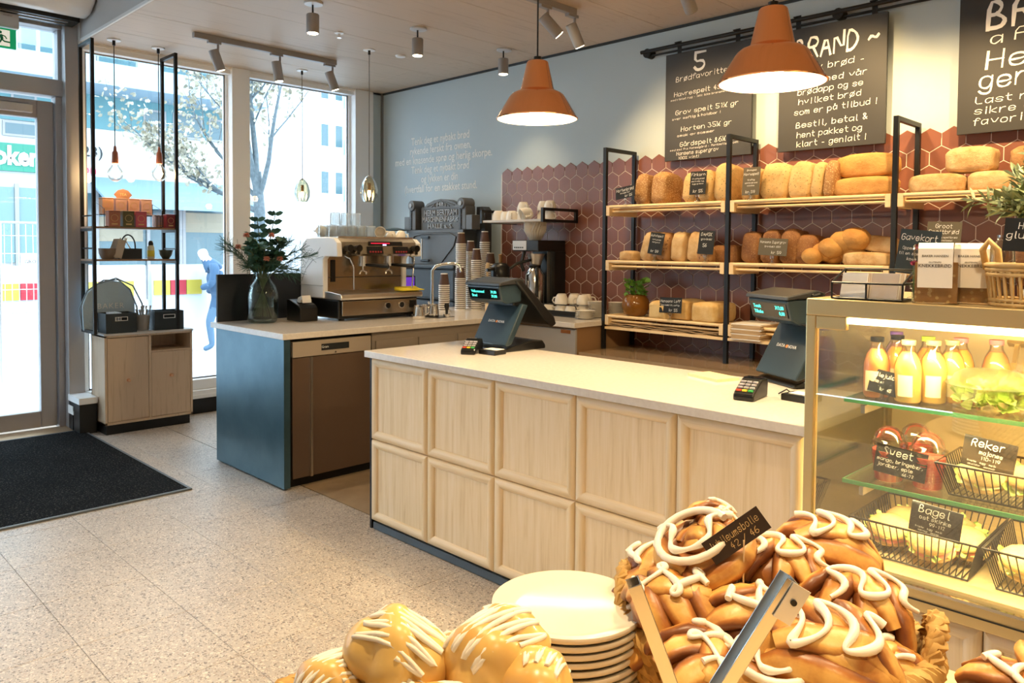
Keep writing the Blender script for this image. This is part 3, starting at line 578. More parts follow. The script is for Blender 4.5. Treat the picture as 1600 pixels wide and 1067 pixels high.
def pendant_glass(x, y, zb, lab):
    t = thing('glass_pendant', lab, 'pendant lamp', (x, y, 3.1), group='smoked glass pendants'); z = zb-3.1
    MB().cyl((0, 0, -.006), .05, .006, 24).obj('ceiling_rose', lightframe, t, smooth=40); MB().cyl((0, 0, -.04), .01, .034, 12).obj('grip', black, t); MB().tube([(0, 0, -.03), (0, 0, z+.1)], .003, 6).obj('cord', M('grey braided cord', (.16, .14, .12), .7), t)
    MB().lathe([(.012, .12), (.03, .105), (.055, .06), (.068, 0), (.064, -.05), (.046, -.09), (.04, -.095)], (0, 0, z), 32, cap=False, wob=lambda a, zz: 1+.05*math.sin(8*a)).obj('shade', glass('smoky glass', (.66, .65, .52), .35), t, smooth=70)
    MB().cyl((0, 0, z+.0), .014, .06, 14).obj('socket', M('dark brass', (.18, .11, .05), .4, .6), t, smooth=40); MB().lathe([(.001, -.06), (.012, -.05), (.016, -.02), (.012, .0)], (0, 0, z), 14).obj('bulb', M('warm bulb', (1, .8, .5), .4, emit=((1, .7, .35), 14)), t, smooth=60)
    lamp('POINT', (x, y, zb-.03), 3, WARM, .03, parent=t)
pendant_glass(-6.466, 3.712, 1.99, 'smoked glass drop pendant hanging before the right window pane'); pendant_glass(-5.394, 3.712, 1.95, 'smoked glass drop pendant hanging above the espresso machine')
def copper_lamp(x, lab):
    t = thing('copper_pendant', lab, 'pendant lamp', (x, 2.65, 2.08), group='copper pendants over the counter')
    pr = [(.187, 0), (.19, .004), (.163, .048), (.133, .098), (.124, .110), (.112, .120), (.086, .131), (.079, .135), (.077, .142), (.050, .262), (.046, .267), (.02, .269)]
    MB().lathe(pr, n=48, cap=False).obj('shade', copper, t, smooth=24)
    MB().lathe([(r-.003, z+.001) for r, z in pr], n=48, cap=False).obj('shade_lining', M('white lining', (.85, .82, .76), .6), t, smooth=50)
    MB().cyl((0, 0, .264), .018, .025, 16).obj('cord_grip', blackp, t); MB().tube([(0, 0, .28), (0, 0, 1.02)], .004, 6).obj('cord', blackp, t)
    MB().lathe([(.001, .02), (.035, .03), (.05, .06), (.045, .09), (.02, .13)], n=20).obj('bulb', M('pendant bulb', (1, .85, .6), .5, emit=((1, .78, .48), 30)), t, smooth=60)
    lamp('AREA', (x, 2.65, 2.095), 20, (1, .74, .40), .30, aim=(x, 2.65, 0), parent=t)
copper_lamp(-2.495, 'copper pendant lamp hanging left over the service counter'); copper_lamp(-1.336, 'copper pendant lamp hanging right in front of the chalkboards'); copper_lamp(-.177, 'added unseen copper pendant lighting the display case beyond the right edge')  # third pendant is added out of view to light the case and pastries
spotm = M('spot grey', (.30, .29, .29), .45); glow = M('spot glow', (1, .9, .7), .5, emit=((1, .8, .5), 25))
def ceiling_spot(x, y, lab, e=30, aim=None, vis=True):
    t = thing('ceiling_spot', lab, 'spotlight', (x, y, 3.1), group='surface ceiling spots'); MB().cyl((0, 0, -.014), .062, .014, 28).obj('plate', M('spot plate', (.55, .55, .56), .4), t, smooth=40, bevel=.003)
    MB().cyl((-.01, 0, -.075), .006, .062, 10).obj('stem', black, t); q = MB().lathe([(.040, -.20), (.042, -.195), (.042, -.08), (.038, -.075)], (-.01, 0, 0), 24).obj('barrel', spotm, t, smooth=40)
    MB().cyl((-.01, 0, -.2025), .034, .004, 24).obj('lens', glow, q); lamp('SPOT', (x-.01, y, 2.885), e, (1, .74, .42), .04, aim=aim or (x, y, 0), spot=95, parent=t, blend=.8)
ceiling_spot(-4.628, 2.743, 'short ceiling spot nearest the top edge'); ceiling_spot(-4.598, 3.598, 'short ceiling spot between two others'); ceiling_spot(-4.572, 4.46, 'short ceiling spot nearest the blue wall')
def track(x0, y0, x1, y1, heads, name, lab):
    t = thing('light_track', lab, 'track light', ((x0+x1)/2, (y0+y1)/2, 3.1)); c = Vector(((x0+x1)/2, (y0+y1)/2, 3.1)); d = Vector((x1-x0, y1-y0, 0)); L_ = d.length; a = math.atan2(d.y, d.x)
    B(-L_/2, -.02, -.042, L_/2, .02, 0).obj('rail', spotm, t, rot=(0, 0, a), bevel=.002)
    for f_, aim, e in heads:
        p = Vector((x0, y0, 3.1)) + d*f_; dv = (Vector(aim)-p); dv.normalize(); rot = dv.to_track_quat('-Z', 'Y').to_euler()
        h = MB().cyl((0, 0, -.045), .0, .0, 3); h = B(-.05, -.018, -.06, .05, .018, -.042).tube([(.03, 0, -.06), (.03, 0, -.11)], .009, 8).obj('adapter', spotm, t, loc=p-c, rot=(0, 0, a), smooth=40)
        q = MB().lathe([(.036, -.14), (.038, -.135), (.038, .02), (.03, .022)], n=24).obj('spot_head', spotm, t, loc=p-c+Vector((0, 0, -.125)), rot=rot, smooth=40); MB().cyl((0, 0, -.1425), .03, .003, 20).obj('lens', glow, q)
        if e: lamp('SPOT', p+Vector((0, 0, -.125))+dv*.16, e, (1, .66, .30), .035, aim=aim, spot=85, parent=t, blend=1)
track(-5.92, 2.482, -5.92, 3.726, ((.13, (-5.9, 3.6, .6), 14), (.55, (-5.75, 3.5, .6), 14), (.95, (-5.7, 4.6, .6), 25)), 'a', 'dark ceiling track with three tilted spots before the window')
track(-3.47, 3.45, -3.47, 4.05, ((.5, (-2.9, 4.87, 1.9), 50), (.95, (-3.3, 4.87, 1.6), 30)), 'b', 'ceiling track with a tilted spot above the bread shelves')
track(-2.75, 3.9, -.4, 3.9, ((.1, (-2.6, 4.87, 2.1), 70), (.4, (-2.0, 4.87, 2.2), 90), (.66, (-1.5, 4.87, 1.9), 90), (.92, (-.9, 4.87, 2.0), 90)), 'c', 'ceiling track lighting the chalkboards from above the top edge')
t = thing('sprinkler', 'small chrome sprinkler head in the oak ceiling', 'sprinkler', (-5.13, 3.258, 3.1)); MB().cyl((0, 0, -.006), .035, .006, 20).obj('plate', lightframe, t); MB().cyl((0, 0, -.035), .01, .03, 12).obj('nozzle', chrome, t); MB().cyl((0, 0, -.04), .017, .004, 16).obj('deflector', chrome, t)
tag(MB().lathe([(.001, -.014), (.04, -.012), (.045, 0)], n=24).obj('ceiling_disc', lightframe, loc=(-5.36, 4.005, 3.1), smooth=40), 'flat pale disc fixed in the oak ceiling', 'detector')
# unseen spots behind the viewpoint, added as warm fill light for the room
for i, (x, y, e) in enumerate(((-.9, .9, 120), (-2.4, .6, 110), (.6, .3, 120), (-1.4, -1.2, 130), (-3.4, -.6, 90), (.9, 2.2, 110), (-3.6, 1.4, 50), (-.2, 1.7, 90))):
    ceiling_spot(x, y, 'added unseen fill spot over the shop floor', e)
# air curtain, emergency light, exit sign
t = thing('air_curtain', 'white rounded air curtain unit above the glass door', 'air curtain', (-6.62, 1.0, 3.42))
MB().prism([(-.28, .18), (.22, .18), (.27, .1), (.27, -.04), (.2, -.13), (.1, -.19), (-.02, -.2), (-.05, -.18), (-.28, -.16)], -1.2, .955, 'y').obj('casing', M('glossy white casing', (.78, .76, .74), .15), t, smooth=35, bevel=.03, seg=4)
MB().box(-.27, -1.18, -.215, -.06, .92, -.175).obj('outlet_grille', black, t); MB().box(-.2, -1.15, -.222, -.19, .85, -.21).box(-.12, -1.15, -.222, -.11, .85, -.21).obj('slat', steel, t)
t = thing('exit_sign', 'green running man exit sign over the door', 'sign', (-6.76, 1.30, 3.0)); B(-.012, -.2, -.068, .012, .205, .075).obj('plate', M('green sign', (.0, .27, .10), .5, emit=((0, .27, .10), .5)), t)
pw = M('sign white', (.85, .83, .75), .5, emit=((1, .95, .8), .4)); gr = M('sign man green', (.0, .22, .09), .5); B(.012, -.18, -.055, .0135, .165, .062).obj('panel', pw, t)
MB().cyl((.0135, .075, .042), .0105, .001, 14, ax='x').tube([(.0145, .075, .024), (.0145, .085, -.008)], .011, 6).tube([(.0145, .085, -.01), (.0145, .10, -.022), (.0145, .135, -.024)], .006, 6).tube([(.0145, .083, -.008), (.0145, .072, -.03), (.0145, .05, -.045)], .006, 6).tube([(.0145, .078, .024), (.0145, .105, .015), (.0145, .115, -.002)], .0045, 6).tube([(.0145, .07, .024), (.0145, .05, .006), (.0145, .03, .012)], .0045, 6).obj('running_figure', gr, t, loc=(0, .03, 0))
t = thing('emergency_light', 'grey emergency light box above the exit sign', 'lamp', (-6.8, 1.27, 3.145)); B(-.05, -.25, -.055, .03, .262, .055).obj('box', M('pale grey box', (.55, .54, .54), .5), t, bevel=.008); text('notifier', .02, alud, t, (.0305, .19, .035), (PI/2, 0, PI/2))

# ================================================================ BREAD SHELVING
t = thing('bread_shelving', 'black steel and pine bread shelving against the hexagon tiles', 'shelf', (-3.53, 4.48, .75)); BS = t
for x in (0, .992, 1.998, 3.0):
    fr = MB().box(x-.013, -.013, 0, x+.013, .013, 1.465).obj('post', black, t); MB().box(x-.013, .335, 0, x+.013, .36, 1.465).obj('post', black, t); B(x-.013, .013, 1.44, x+.013, .335, 1.465).obj('top_bar', black, t)
def shelf(x0, x1, z, bags=False):
    s = B(x0, -.012, z-.07, x0+.03, .33, z+.004).obj('shelf_cheek', shelfw, BS, bevel=.002); B(x1-.03, -.012, z-.07, x1, .33, z+.004).obj('shelf_cheek', shelfw, BS, bevel=.002)
    for k in range(5): B(x0+.03, .03+k*.062, z-.02, x1-.03, .082+k*.062, z-.004).obj('slat', shelfw, s)
    MB().tube([(x0+.03, -.004, z-.006), (x1-.03, -.004, z-.006)], .011, 10).obj('front_rail', shelfw, s, smooth=50)
    MB().tube([(x0+.03, .03, z-.04), (x1-.03, .03, z-.04)], .008, 8).obj('lower_rail', shelfw, s, smooth=50)
    if bags: B(x0, -.012, z-.10, x1, .33, z-.082).obj('bag_board', shelfw, s)
for x0, x1 in ((.018, .975), (1.01, 1.98), (2.015, 2.98)):
    for z in (1.04, .645): shelf(x0, x1, z)
    if x0 < 2: shelf(x0, x1, .25, True)
# ---------------------------------------------------------------- bread
def crust(name, c1, c2, speck=None, sc_=9):
    m, nt, b = nodes(name); v = coords(nt); cur = ramp(nt, ntex(nt, v, sc_, 6, .65), [(.35, c2), (.6, c1)])
    if speck:
        vo = nt.nodes.new('ShaderNodeTexVoronoi'); vo.inputs['Scale'].default_value = speck[1]; nt.links.new(v, vo.inputs['Vector']); lt = nt.nodes.new('ShaderNodeMath'); lt.operation = 'LESS_THAN'; lt.inputs[1].default_value = speck[2]; nt.links.new(vo.outputs['Distance'], lt.inputs[0])
        mx = nt.nodes.new('ShaderNodeMix'); mx.data_type = 'RGBA'; nt.links.new(lt.outputs[0], mx.inputs[0]); nt.links.new(cur, mx.inputs[6]); mx.inputs[7].default_value = rgb(speck[0]); cur = mx.outputs[2]
    nt.links.new(cur, b.inputs['Base Color']); b.inputs['Roughness'].default_value = .65; bump(nt, b, ntex(nt, v, 45, 6, .75), .9, .006); return m
CR = dict(seed=crust('seeded crust', (.42, .23, .09), (.26, .125, .045), ((.60, .43, .22), 90, .3)), oat=crust('oat crust', (.66, .46, .21), (.50, .31, .12), ((.28, .22, .09), 55, .2)), gold=crust('golden crust', (.60, .33, .10), (.46, .22, .055)), dark=crust('dark rye crust', (.28, .125, .04), (.16, .06, .02), ((.45, .28, .12), 110, .2)),
          brown=crust('brown crust', (.48, .27, .11), (.34, .165, .06), ((.2, .09, .03), 40, .25)), pale=crust('pale loaf crust', (.78, .58, .28), (.64, .40, .14)), flour=crust('floured crust', (.66, .48, .26), (.45, .25, .09)))
def sgnp(x, p): return math.copysign(abs(x)**p, x)
def loafm(w, d, h, seed, e=.42, lump=.06, groove=0):
    m = MB(); off = Vector((seed*3.1, seed*1.7, seed*.9))
    def fn(u):
        p = Vector((sgnp(u.x, e)*w/2, sgnp(u.y, e)*d/2, sgnp(u.z, e*1.1)*h/2))
        if u.z > 0: p.x *= 1+.06*(u.z); p.z += .10*h*u.z*(1-(2*p.x/w)**2*.8)
        if groove and u.z > .1: p.z -= groove*h*max(0, math.cos(p.x/w*PI*7))**6*(1-abs(2*p.y/d))
        p *= 1 + lump*(noise.noise(u*2.2+off)) + lump*.35*noise.noise(u*7+off); p.z += h/2; return p
    return m.blob(fn, 28, 18)
LC = {}
def loaf(x, y, z, w, d, h, kind, lab, rot=(0, 0, 0), seed=None, groove=0, cat='bread', e=.42):
    seed = seed if seed is not None else rnd.randint(1, 99)
    o = loafm(w, d, h, seed, e, groove=groove).obj('bread_loaf', CR[kind], loc=(x, y, z), rot=rot, smooth=80); return tag(o, lab, cat, 'loaves on the bread shelves')
T1, T2, T3 = 1.787, 1.392, .997
R_ = lambda a, b=0, c=0: (a, b, c)
# top shelf, left bay
for i, (x, w, h, k, lab) in enumerate(((-3.255, .125, .205, 'seed', 'seed covered loaf, first on the top left shelf'), (-3.11, .14, .21, 'seed', 'seed covered loaf, second on the top left shelf'), (-2.86, .12, .19, 'oat', 'oat topped loaf left behind the narrow price card'), (-2.745, .11, .2, 'oat', 'oat topped loaf right behind the narrow price card'), (-2.625, .12, .235, 'oat', 'tall oat topped loaf beside the middle steel post'))):
    loaf(x, 4.63, T1, w, .24, h, k, lab, R_(-.08, .05))
# top shelf, middle bay
for x, w, h, k, lab in ((-2.43, .12, .2, 'oat', 'oat loaf behind the tall warm lit slate price card'), (-2.27, .19, .21, 'oat', 'broad pumpkin seed loaf leaning right of the tall card'), (-2.105, .15, .21, 'oat', 'pumpkin seed loaf, second from the tall card'), (-2.0, .075, .2, 'oat', 'thin pumpkin seed loaf, third from the tall card'), (-1.925, .075, .205, 'seed', 'browner seed loaf next to the long golden loaves')):
    loaf(x, 4.62, T1, w, .22, h, k, lab, R_(-.06, .12))
loaf(-1.72, 4.58, T1, .34, .13, .105, 'gold', 'long golden loaf lying at the bottom of the stack'); loaf(-1.865, 4.66, T1, .12, .2, .095, 'gold', 'golden loaf lying lengthwise under the stacked loaf'); loaf(-1.735, 4.64, T1+.118, .33, .15, .125, 'gold', 'long golden loaf lying on top of another')
# top shelf, right bay
loaf(-1.345, 4.58, T1, .27, .15, .1, 'flour', 'flat cracked loaf, left on the right bay top shelf'); loaf(-1.1, 4.6, T1, .2, .15, .1, 'flour', 'flat cracked loaf behind the olive plant'); loaf(-1.20, 4.63, T1+.108, .235, .16, .125, 'flour', 'cracked loaf stacked on two flat loaves'); loaf(-.93, 4.63, T1+.09, .17, .2, .125, 'brown', 'dark topped loaf at the right edge of the picture'); loaf(-.92, 4.63, T1, .18, .2, .09, 'flour', 'flat loaf under the dark topped loaf')
# middle shelf, left bay
loaf(-3.36, 4.56, T2, .13, .12, .07, 'flour', 'small low floured loaf at the left end'); loaf(-3.20, 4.60, T2, .12, .2, .2, 'flour', 'floured slab loaf leaning behind the grey card', R_(0, .25))
for x, k, lab in ((-3.07, 'brown', 'brown loaf just right of the leaning grey card'), (-2.95, 'flour', 'striped loaf between two brown loaves'), (-2.82, 'flour', 'striped loaf left of the Danish bread card')): loaf(x, 4.61, T2, .115, .2, .19, k, lab, R_(-.05, .08), groove=.08)
loaf(-2.73, 4.59, T2, .12, .18, .1, 'brown', 'low brown loaf under the Danish bread card'); loaf(-2.655, 4.64, T2, .1, .16, .11, 'dark', 'small dark loaf behind the Danish bread card'); loaf(-2.575, 4.66, T2, .09, .15, .11, 'dark', 'small dark loaf beside the middle steel post')
# middle shelf, middle bay
for x, h, lab in ((-2.42, .19, 'dark rye loaf left of the wide warm lit slate card'), (-2.29, .2, 'dark rye loaf behind the wide warm lit slate card'), (-2.165, .2, 'large dark rye loaf right of the wide warm lit slate card'), (-2.06, .17, 'dark rye loaf in shade next to the plaited loaf')): loaf(x, 4.62, T2, .13, .2, h, 'dark', lab, R_(-.05, .08))
m = MB(); 
for i, (a, b, c, r) in enumerate(((-.13, -.05, .05, .062), (-.085, 0, .075, .07), (-.03, -.02, .10, .075), (.03, .01, .135, .082), (.09, .01, .15, .085), (.05, .05, .09, .08), (-.05, .05, .06, .07))):
    m.blob(lambda u, a=a, b=b, c=c, r=r: Vector((a, b, c)) + Vector((u.x*r*1.05, u.y*r, u.z*r*.8)) * (1+.06*noise.noise(u*3+Vector((a*9, 0, 0)))), 16, 10)
tag(m.obj('plaited_loaf', CR['gold'], loc=(-1.87, 4.57, T2+.005), smooth=80), 'plaited loaf with rounded knots propped on two flat loaves', 'bread', 'loaves on the bread shelves')
loaf(-1.70, 4.57, T2, .26, .13, .075, 'flour', 'flat floured loaf right of the plaited loaf'); loaf(-1.66, 4.65, T2+.08, .22, .13, .085, 'flour', 'floured loaf resting on a flat floured loaf', R_(0, .12)); loaf(-1.14, 4.6, T2, .18, .15, .1, 'flour', 'pale loaf behind the crispbread packs'); loaf(-1.38, 4.65, T2, .16, .2, .1, 'flour', 'pale loaf behind the gift card sign')
# lower shelf
loaf(-3.06, 4.60, T3, .16, .27, .12, 'pale', 'pale white loaf left behind the bottom price card', e=.3); loaf(-2.93, 4.66, T3, .15, .26, .13, 'pale', 'pale white loaf behind the bottom price card', e=.3); loaf(-2.71, 4.62, T3, .2, .28, .125, 'pale', 'pale white loaf beside the middle post on the bottom shelf', e=.3)
kraft = M('kraft paper', (.56, .40, .24), .8, var=(6, (.47, .33, .19)))
for i in range(12):
    x = -3.36 + (i % 4)*.22 + rnd.uniform(-.03, .03); z = .669+.75-.517 + (i//4)*.011
    m = MB(); nx = 8
    for k in range(nx+1):
        u = k/nx; zz = .003*math.sin(u*9+i)+.003; m.pts([(-.13+.26*u, -.14, zz), (-.13+.26*u, .12, zz+.002), (-.13+.26*u, .12, zz+.006), (-.13+.26*u, -.14, zz+.004)])
    for k in range(nx):
        for j in range(4): m.face(k*4+j, k*4+(j+1) % 4, k*4+4+(j+1) % 4, k*4+4+j)
    tag(m.obj('paper_bag', kraft, loc=(x, 4.62, z+.012), rot=(0, 0, rnd.uniform(-.06, .06))), 'flat kraft paper bag lying on the lowest board, left bay', 'paper bag', 'bags on the lowest board')
for i in range(16):
    tag(B(-.1, -.16, 0, .1, .12, .006).obj('paper_bag', kraft if i % 5 else paper, loc=(-2.38+rnd.uniform(-.008, .008), 4.60, .917+i*.0063), rot=(0, 0, rnd.uniform(-.05, .05))), 'folded kraft bag in the stack left of the right register', 'paper bag', 'stacked bags by the register')
# copper pot with basil
leafg = M('basil green', (.10, .26, .03), .5, var=(14, (.16, .36, .05)))
t = thing('basil_pot', 'glossy brown round pot of basil on the bottom shelf', 'potted plant', (-3.335, 4.6, T3)); MB().lathe([(.06, 0), (.085, .02), (.102, .07), (.095, .12), (.07, .15), (.066, .155), (.06, .15), (.06, .1)], n=28).obj('pot', M('glossy amber glaze', (.22, .09, .015), .12), t, smooth=50)
m = MB(); r3 = random.Random(3)
r7 = random.Random(77)
def leafq(m, p, d, s, wd_=.5, cup=.2, roll=1.2):
    d = d.normalized(); u = d.cross(Vector((0, 0, 1))); u = u.normalized() if u.length > .01 else Vector((1, 0, 0)); u.rotate(Matrix.Rotation(roll[0] if isinstance(roll, tuple) else r7.uniform(-roll, roll), 3, d)); n_ = u.cross(d)
    b = m.pts([p, p+d*s*.3+u*s*wd_*.4+n_*s*cup*.5, p+d*s*.7+u*s*wd_*.4+n_*s*cup*.5, p+d*s+n_*s*-.05, p+d*s*.7-u*s*wd_*.4+n_*s*cup*.5, p+d*s*.3-u*s*wd_*.4+n_*s*cup*.5, p+d*s*.5]); 
    m.face(b, b+1, b+6); m.face(b+1, b+2, b+6); m.face(b+2, b+3, b+6); m.face(b+3, b+4, b+6); m.face(b+4, b+5, b+6); m.face(b+5, b, b+6)
for i in range(90):
    a = r3.uniform(0, 6.28); r = r3.uniform(0, .075); p = Vector((r*math.cos(a), r*math.sin(a), .15+r3.uniform(0, .11))); leafq(m, p, Vector((math.cos(a), math.sin(a), r3.uniform(-.1, .7))), r3.uniform(.03, .05), .9)
m.obj('leaves', leafg, t, smooth=60)
# ---------------------------------------------------------------- price cards
def card(loc, w, h, lines, lab, tilt=0, lean=-.12, col_=None, holder=True, drop=.0, name='price_card', rz=0, grp='price cards'):
    t = thing(name, lab, 'price card', loc, rz, grp); q = B(-w/2, -.001, 0, w/2, .001, h).obj('card', col_ or slate, t, loc=(0, 0, drop), rot=(lean, tilt, 0))
    for s, sz, x, z in lines: hand(s, sz*.92, chalk, q, (x*w, -.0016, z*h), width=min(.9*w, len(s)*sz*.5), weight=.7 if sz < .018 else .62)
    if holder:
        MB().lathe([(.018, 0), (.018, .006), (.006, .010), (.005, .03), (.012, .034), (.012, .05), (.004, .054)], n=14).obj('holder', clearg, t, smooth=50)
    return t
olive = M('warm lit slate card', (.10, .085, .055), .6)  # slate again, with the warm lamp light put into its colour
Yc = 4.462
card((-3.335, Yc, T1+.004), .17, .085, [('Hortenbrød', .032, 0, .74), ('Grovbakt 56%', .014, 0, .47), ('kr 55', .026, .18, .2)], 'tilted black card for the seed loaves at the left end', -.14, drop=.05)
card((-2.755, Yc, T1+.004), .12, .155, [('Firkorn', .030, 0, .86), ('Et saftig brød', .013, 0, .68), ('med hvete, rug,', .013, 0, .57), ('bygg og havre', .013, 0, .46), ('kr 55', .03, .05, .15)], 'upright black card between seed loaves and oat loaves', drop=.05)
card((-2.378, Yc, T1+.004), .115, .175, [('Økologisk', .015, 0, .9), ('Havrespelt', .026, 0, .76), ('Kraftig', .014, 0, .55), ('speltbrød med', .013, 0, .44), ('solsikke', .013, 0, .34), ('kr 59', .026, 0, .12)], 'tall warm lit slate card just right of the middle post', drop=.03, col_=olive)
card((-3.085, Yc, T2+.004), .115, .15, [('Gulrotspelt', .024, 0, .86), ('Saftig brød', .013, 0, .68), ('med gulrot', .013, 0, .56), ('kr 59', .026, 0, .15)], 'grey card leaning among striped loaves', .12, drop=.05)
card((-2.69, Yc, T2+.004), .115, .155, [('DANSK', .034, 0, .84), ('grovbrød', .020, 0, .64), ('56', .034, -.05, .38)], 'black Danish bread card by the middle post', .04, drop=.055)
card((-2.228, Yc, T2+.004), .185, .105, [('Hansens Supergrov', .024, 0, .78), ('Grovbakt 100%', .016, 0, .52), ('kr 59', .026, .15, .18)], 'wide warm lit slate card in front of dark rye loaves', .04, drop=.052, col_=olive)
card((-2.95, Yc, T3+.004), .175, .105, [('Hansens Loff', .028, 0, .76), ('Grovbakt 0%, saftig', .015, 0, .5), ('kr 55', .028, .15, .18)], 'black card in front of the pale white loaves', -.02, drop=.05)
card((-1.285, Yc, T2+.03), .165, .165, [('Groot', .034, 0, .86), ('Speltbrød', .034, 0, .68), ('Et saftig speltbrød', .014, 0, .5), ('uten hvetemel', .014, 0, .4), ('Grovbakt 53%', .014, 0, .28), ('kr 59', .02, 0, .1)], 'warm lit slate card above the crispbread packs', .03, drop=.05, col_=olive)

# ================================================================ CHALKBOARDS ON THE RAIL
t = thing('board_rail', 'black pipe rail fixed high on the wall for the chalkboards', 'rail', (-3.46, 4.8, 2.943)); MB().tube([(0, 0, 0), (4.2, 0, 0)], .014, 12).obj('pipe', black, t, smooth=50); MB().tube([(.02, .03, -.03), (4.2, .03, -.03)], .008, 8).obj('thin_rod', black, t, smooth=50)
for x in (.05, 1.46, 2.9): q = MB().cyl((x, .0, -.012), .034, .068, 20, ax='y').obj('flange', black, t, smooth=50)
bslate = M('chalkboard', (.026, .028, .032), .55)
def board(x0, x1, z0, z1, lab, lines, straps):
    t = thing('chalkboard', lab, 'chalkboard', ((x0+x1)/2, 4.80, z0), group='chalkboards on the rail'); w = x1-x0; h = z1-z0; q = B(-w/2, 0, 0, w/2, .02, h).obj('panel', bslate, t, bevel=.002)
    for sx in straps: B(sx-.016, .02, h-.06, sx+.016, .024, 2.975-z0).obj('strap', black, t); B(sx-.016, -.02, 2.955-z0, sx+.016, .024, 2.962-z0).obj('hook', black, t)
    for s, sz, x, z, wd in lines: hand(s, sz*(.74 if sz < .1 else .9 if sz < .16 else 1.05), chalk, q, (x*w, -.0012, z*h), rot=(PI/2, -.03, 0), width=wd*w if wd else None, weight=.85 if sz > .16 else .62 if sz > .1 else .55, name='chalk_lettering')
board(-3.24, -2.56, 2.12, 2.885, 'left chalkboard headed with a large five', [('5', .17, -.07, .895, 0), ('Brødfavoritter', .072, -.04, .765, .66), ('Havrespelt 45½ gr', .062, -.03, .625, .72), ('med ristet rug - lett ikke brensmet', .026, -.1, .575, .66), ('Grov spelt 51½ gr', .062, .0, .455, .74), ('svær saftig & holdbar !', .032, -.12, .395, .58), ('Horten 35½ gr', .062, .0, .295, .6), ('smak av sommer', .034, -.12, .235, .45), ('Gårdspelt 86½ gr', .062, .02, .155, .66), ('med mel fra Hansegård - fantastisk godt', .026, -.03, .108, .8), ('Hansens supergrov', .05, -.1, .068, .5), ('100% vint!', .038, -.2, .022, .26)], (-.24, .22))
board(-2.37, -1.705, 2.115, 2.885, 'middle chalkboard behind the right copper lamp', [('BRAND ~', .17, .06, .83, .8), ('- ny brød -', .075, .02, .67, .62), ('Last ned vår', .070, .02, .565, .66), ('brødapp og se', .070, .0, .485, .62), ('hvilket brød', .070, -.0, .405, .6), ('som er på tilbud !', .070, .05, .325, .78), ('Bestil, betal &', .070, .02, .215, .68), ('hent pakket og', .070, .0, .135, .62), ('klart - genialt !', .070, .02, .06, .66)], (-.22, .25))
board(-1.325, -.65, 2.125, 2.885, 'right chalkboard cut by the edge of the picture', [('BRØD', .2, .05, .83, .7), ('a FISK', .10, .0, .67, .55), ('Hent', .15, -.0, .52, .6), ('genialt', .15, .03, .38, .75), ('Last ned og', .075, -.02, .24, .7), ('sikre deg', .075, -.1, .165, .55), ('favoritten', .075, -.08, .09, .6)], (-.22, .22))

# ================================================================ WALL SHELF WITH CUPS
t = thing('cup_shelf', 'small black framed wall shelf carrying white cups', 'shelf', (-4.47, 4.65, 1.70))
for x in (-.35, .35): MB().box(x-.012, -.21, -.012, x+.012, -.186, .1).box(x-.012, .186, -.012, x+.012, .21, .1).box(x-.012, -.186, .078, x+.012, .186, .1).box(x-.012, -.186, -.012, x+.012, .186, .01).obj('end_frame', black, t)
B(-.338, -.2, -.006, .338, .2, .012).obj('board', M('cream board', (.70, .64, .58), .5), t)
def cupm(r=.042, h=.062):
    return MB().lathe([(r*.6, 0), (r*.68, .004), (r*.95, h*.5), (r, h), (r-.004, h), (r*.88, h*.5), (r*.55, .008)], n=24)
cb = cupm().obj('coffee_cup', ceramic, smooth=50); ch = MB().tube([(.036, 0, .05), (.055, 0, .055), (.064, 0, .04), (.055, 0, .022), (.034, 0, .018)], .0048, 8).obj('handle', ceramic, cb, smooth=60)
first = [True]
def cup(loc, rot, lab, grp, sc_=1.0):
    if first[0]: first[0] = False; o = cb; o.location = loc; o.rotation_euler = rot; tag(o, lab, 'cup', grp); o.scale = (sc_,)*3; return o
    o = dup(cb, loc, rot, lab, grp, sc_); o['category'] = 'cup'; return o
WS = 1.713; g = 'cups on the wall shelf'
cup((-4.73, 4.56, WS+0.082), (PI, 0, 2.4), 'upside down cup at the left end of the wall shelf', g, 1.34); cup((-4.64, 4.66, WS+0.074), (PI, 0, .5), 'upside down cup behind the left ones on the wall shelf', g, 1.22)
cup((-4.62, 4.54, WS+0.072), (PI, 0, -.5), 'small upside down cup, second from the shelf left end', g, 1.16); cup((-4.53, 4.52, WS+0.074), (PI, 0, -.9), 'upside down cup with handle towards the viewer', g, 1.22); cup((-4.53, 4.62, WS+0.074), (PI, 0, 1), 'upside down cup under a stacked one', g, 1.22)
cup((-4.43, 4.55, WS+0.074), (PI, 0, -.8), 'upside down cup in the middle, lower of a pair', g, 1.22); cup((-4.43, 4.55, WS+0.144), (PI, 0, -.4), 'upside down cup in the middle, upper of a pair', g, 1.22); cup((-4.32, 4.53, WS+0.060), (PI*.62, .2, -.4), 'cup tipped on its side with raised handle', g, 1.40)
cup((-4.27, 4.62, WS+0.149), (PI, 0, .9), 'upside down cup stacked behind the right end frame', g, 1.22); cup((-4.27, 4.62, WS+0.074), (PI, 0, .4), 'lower cup behind the right end frame', g, 1.22); cup((-4.18, 4.6, WS+0.149), (PI, 0, -.6), 'upside down cup on top at the right end', g, 1.22); cup((-4.18, 4.6, WS+0.074), (PI, 0, -.2), 'lower cup at the right end of the wall shelf', g, 1.22)

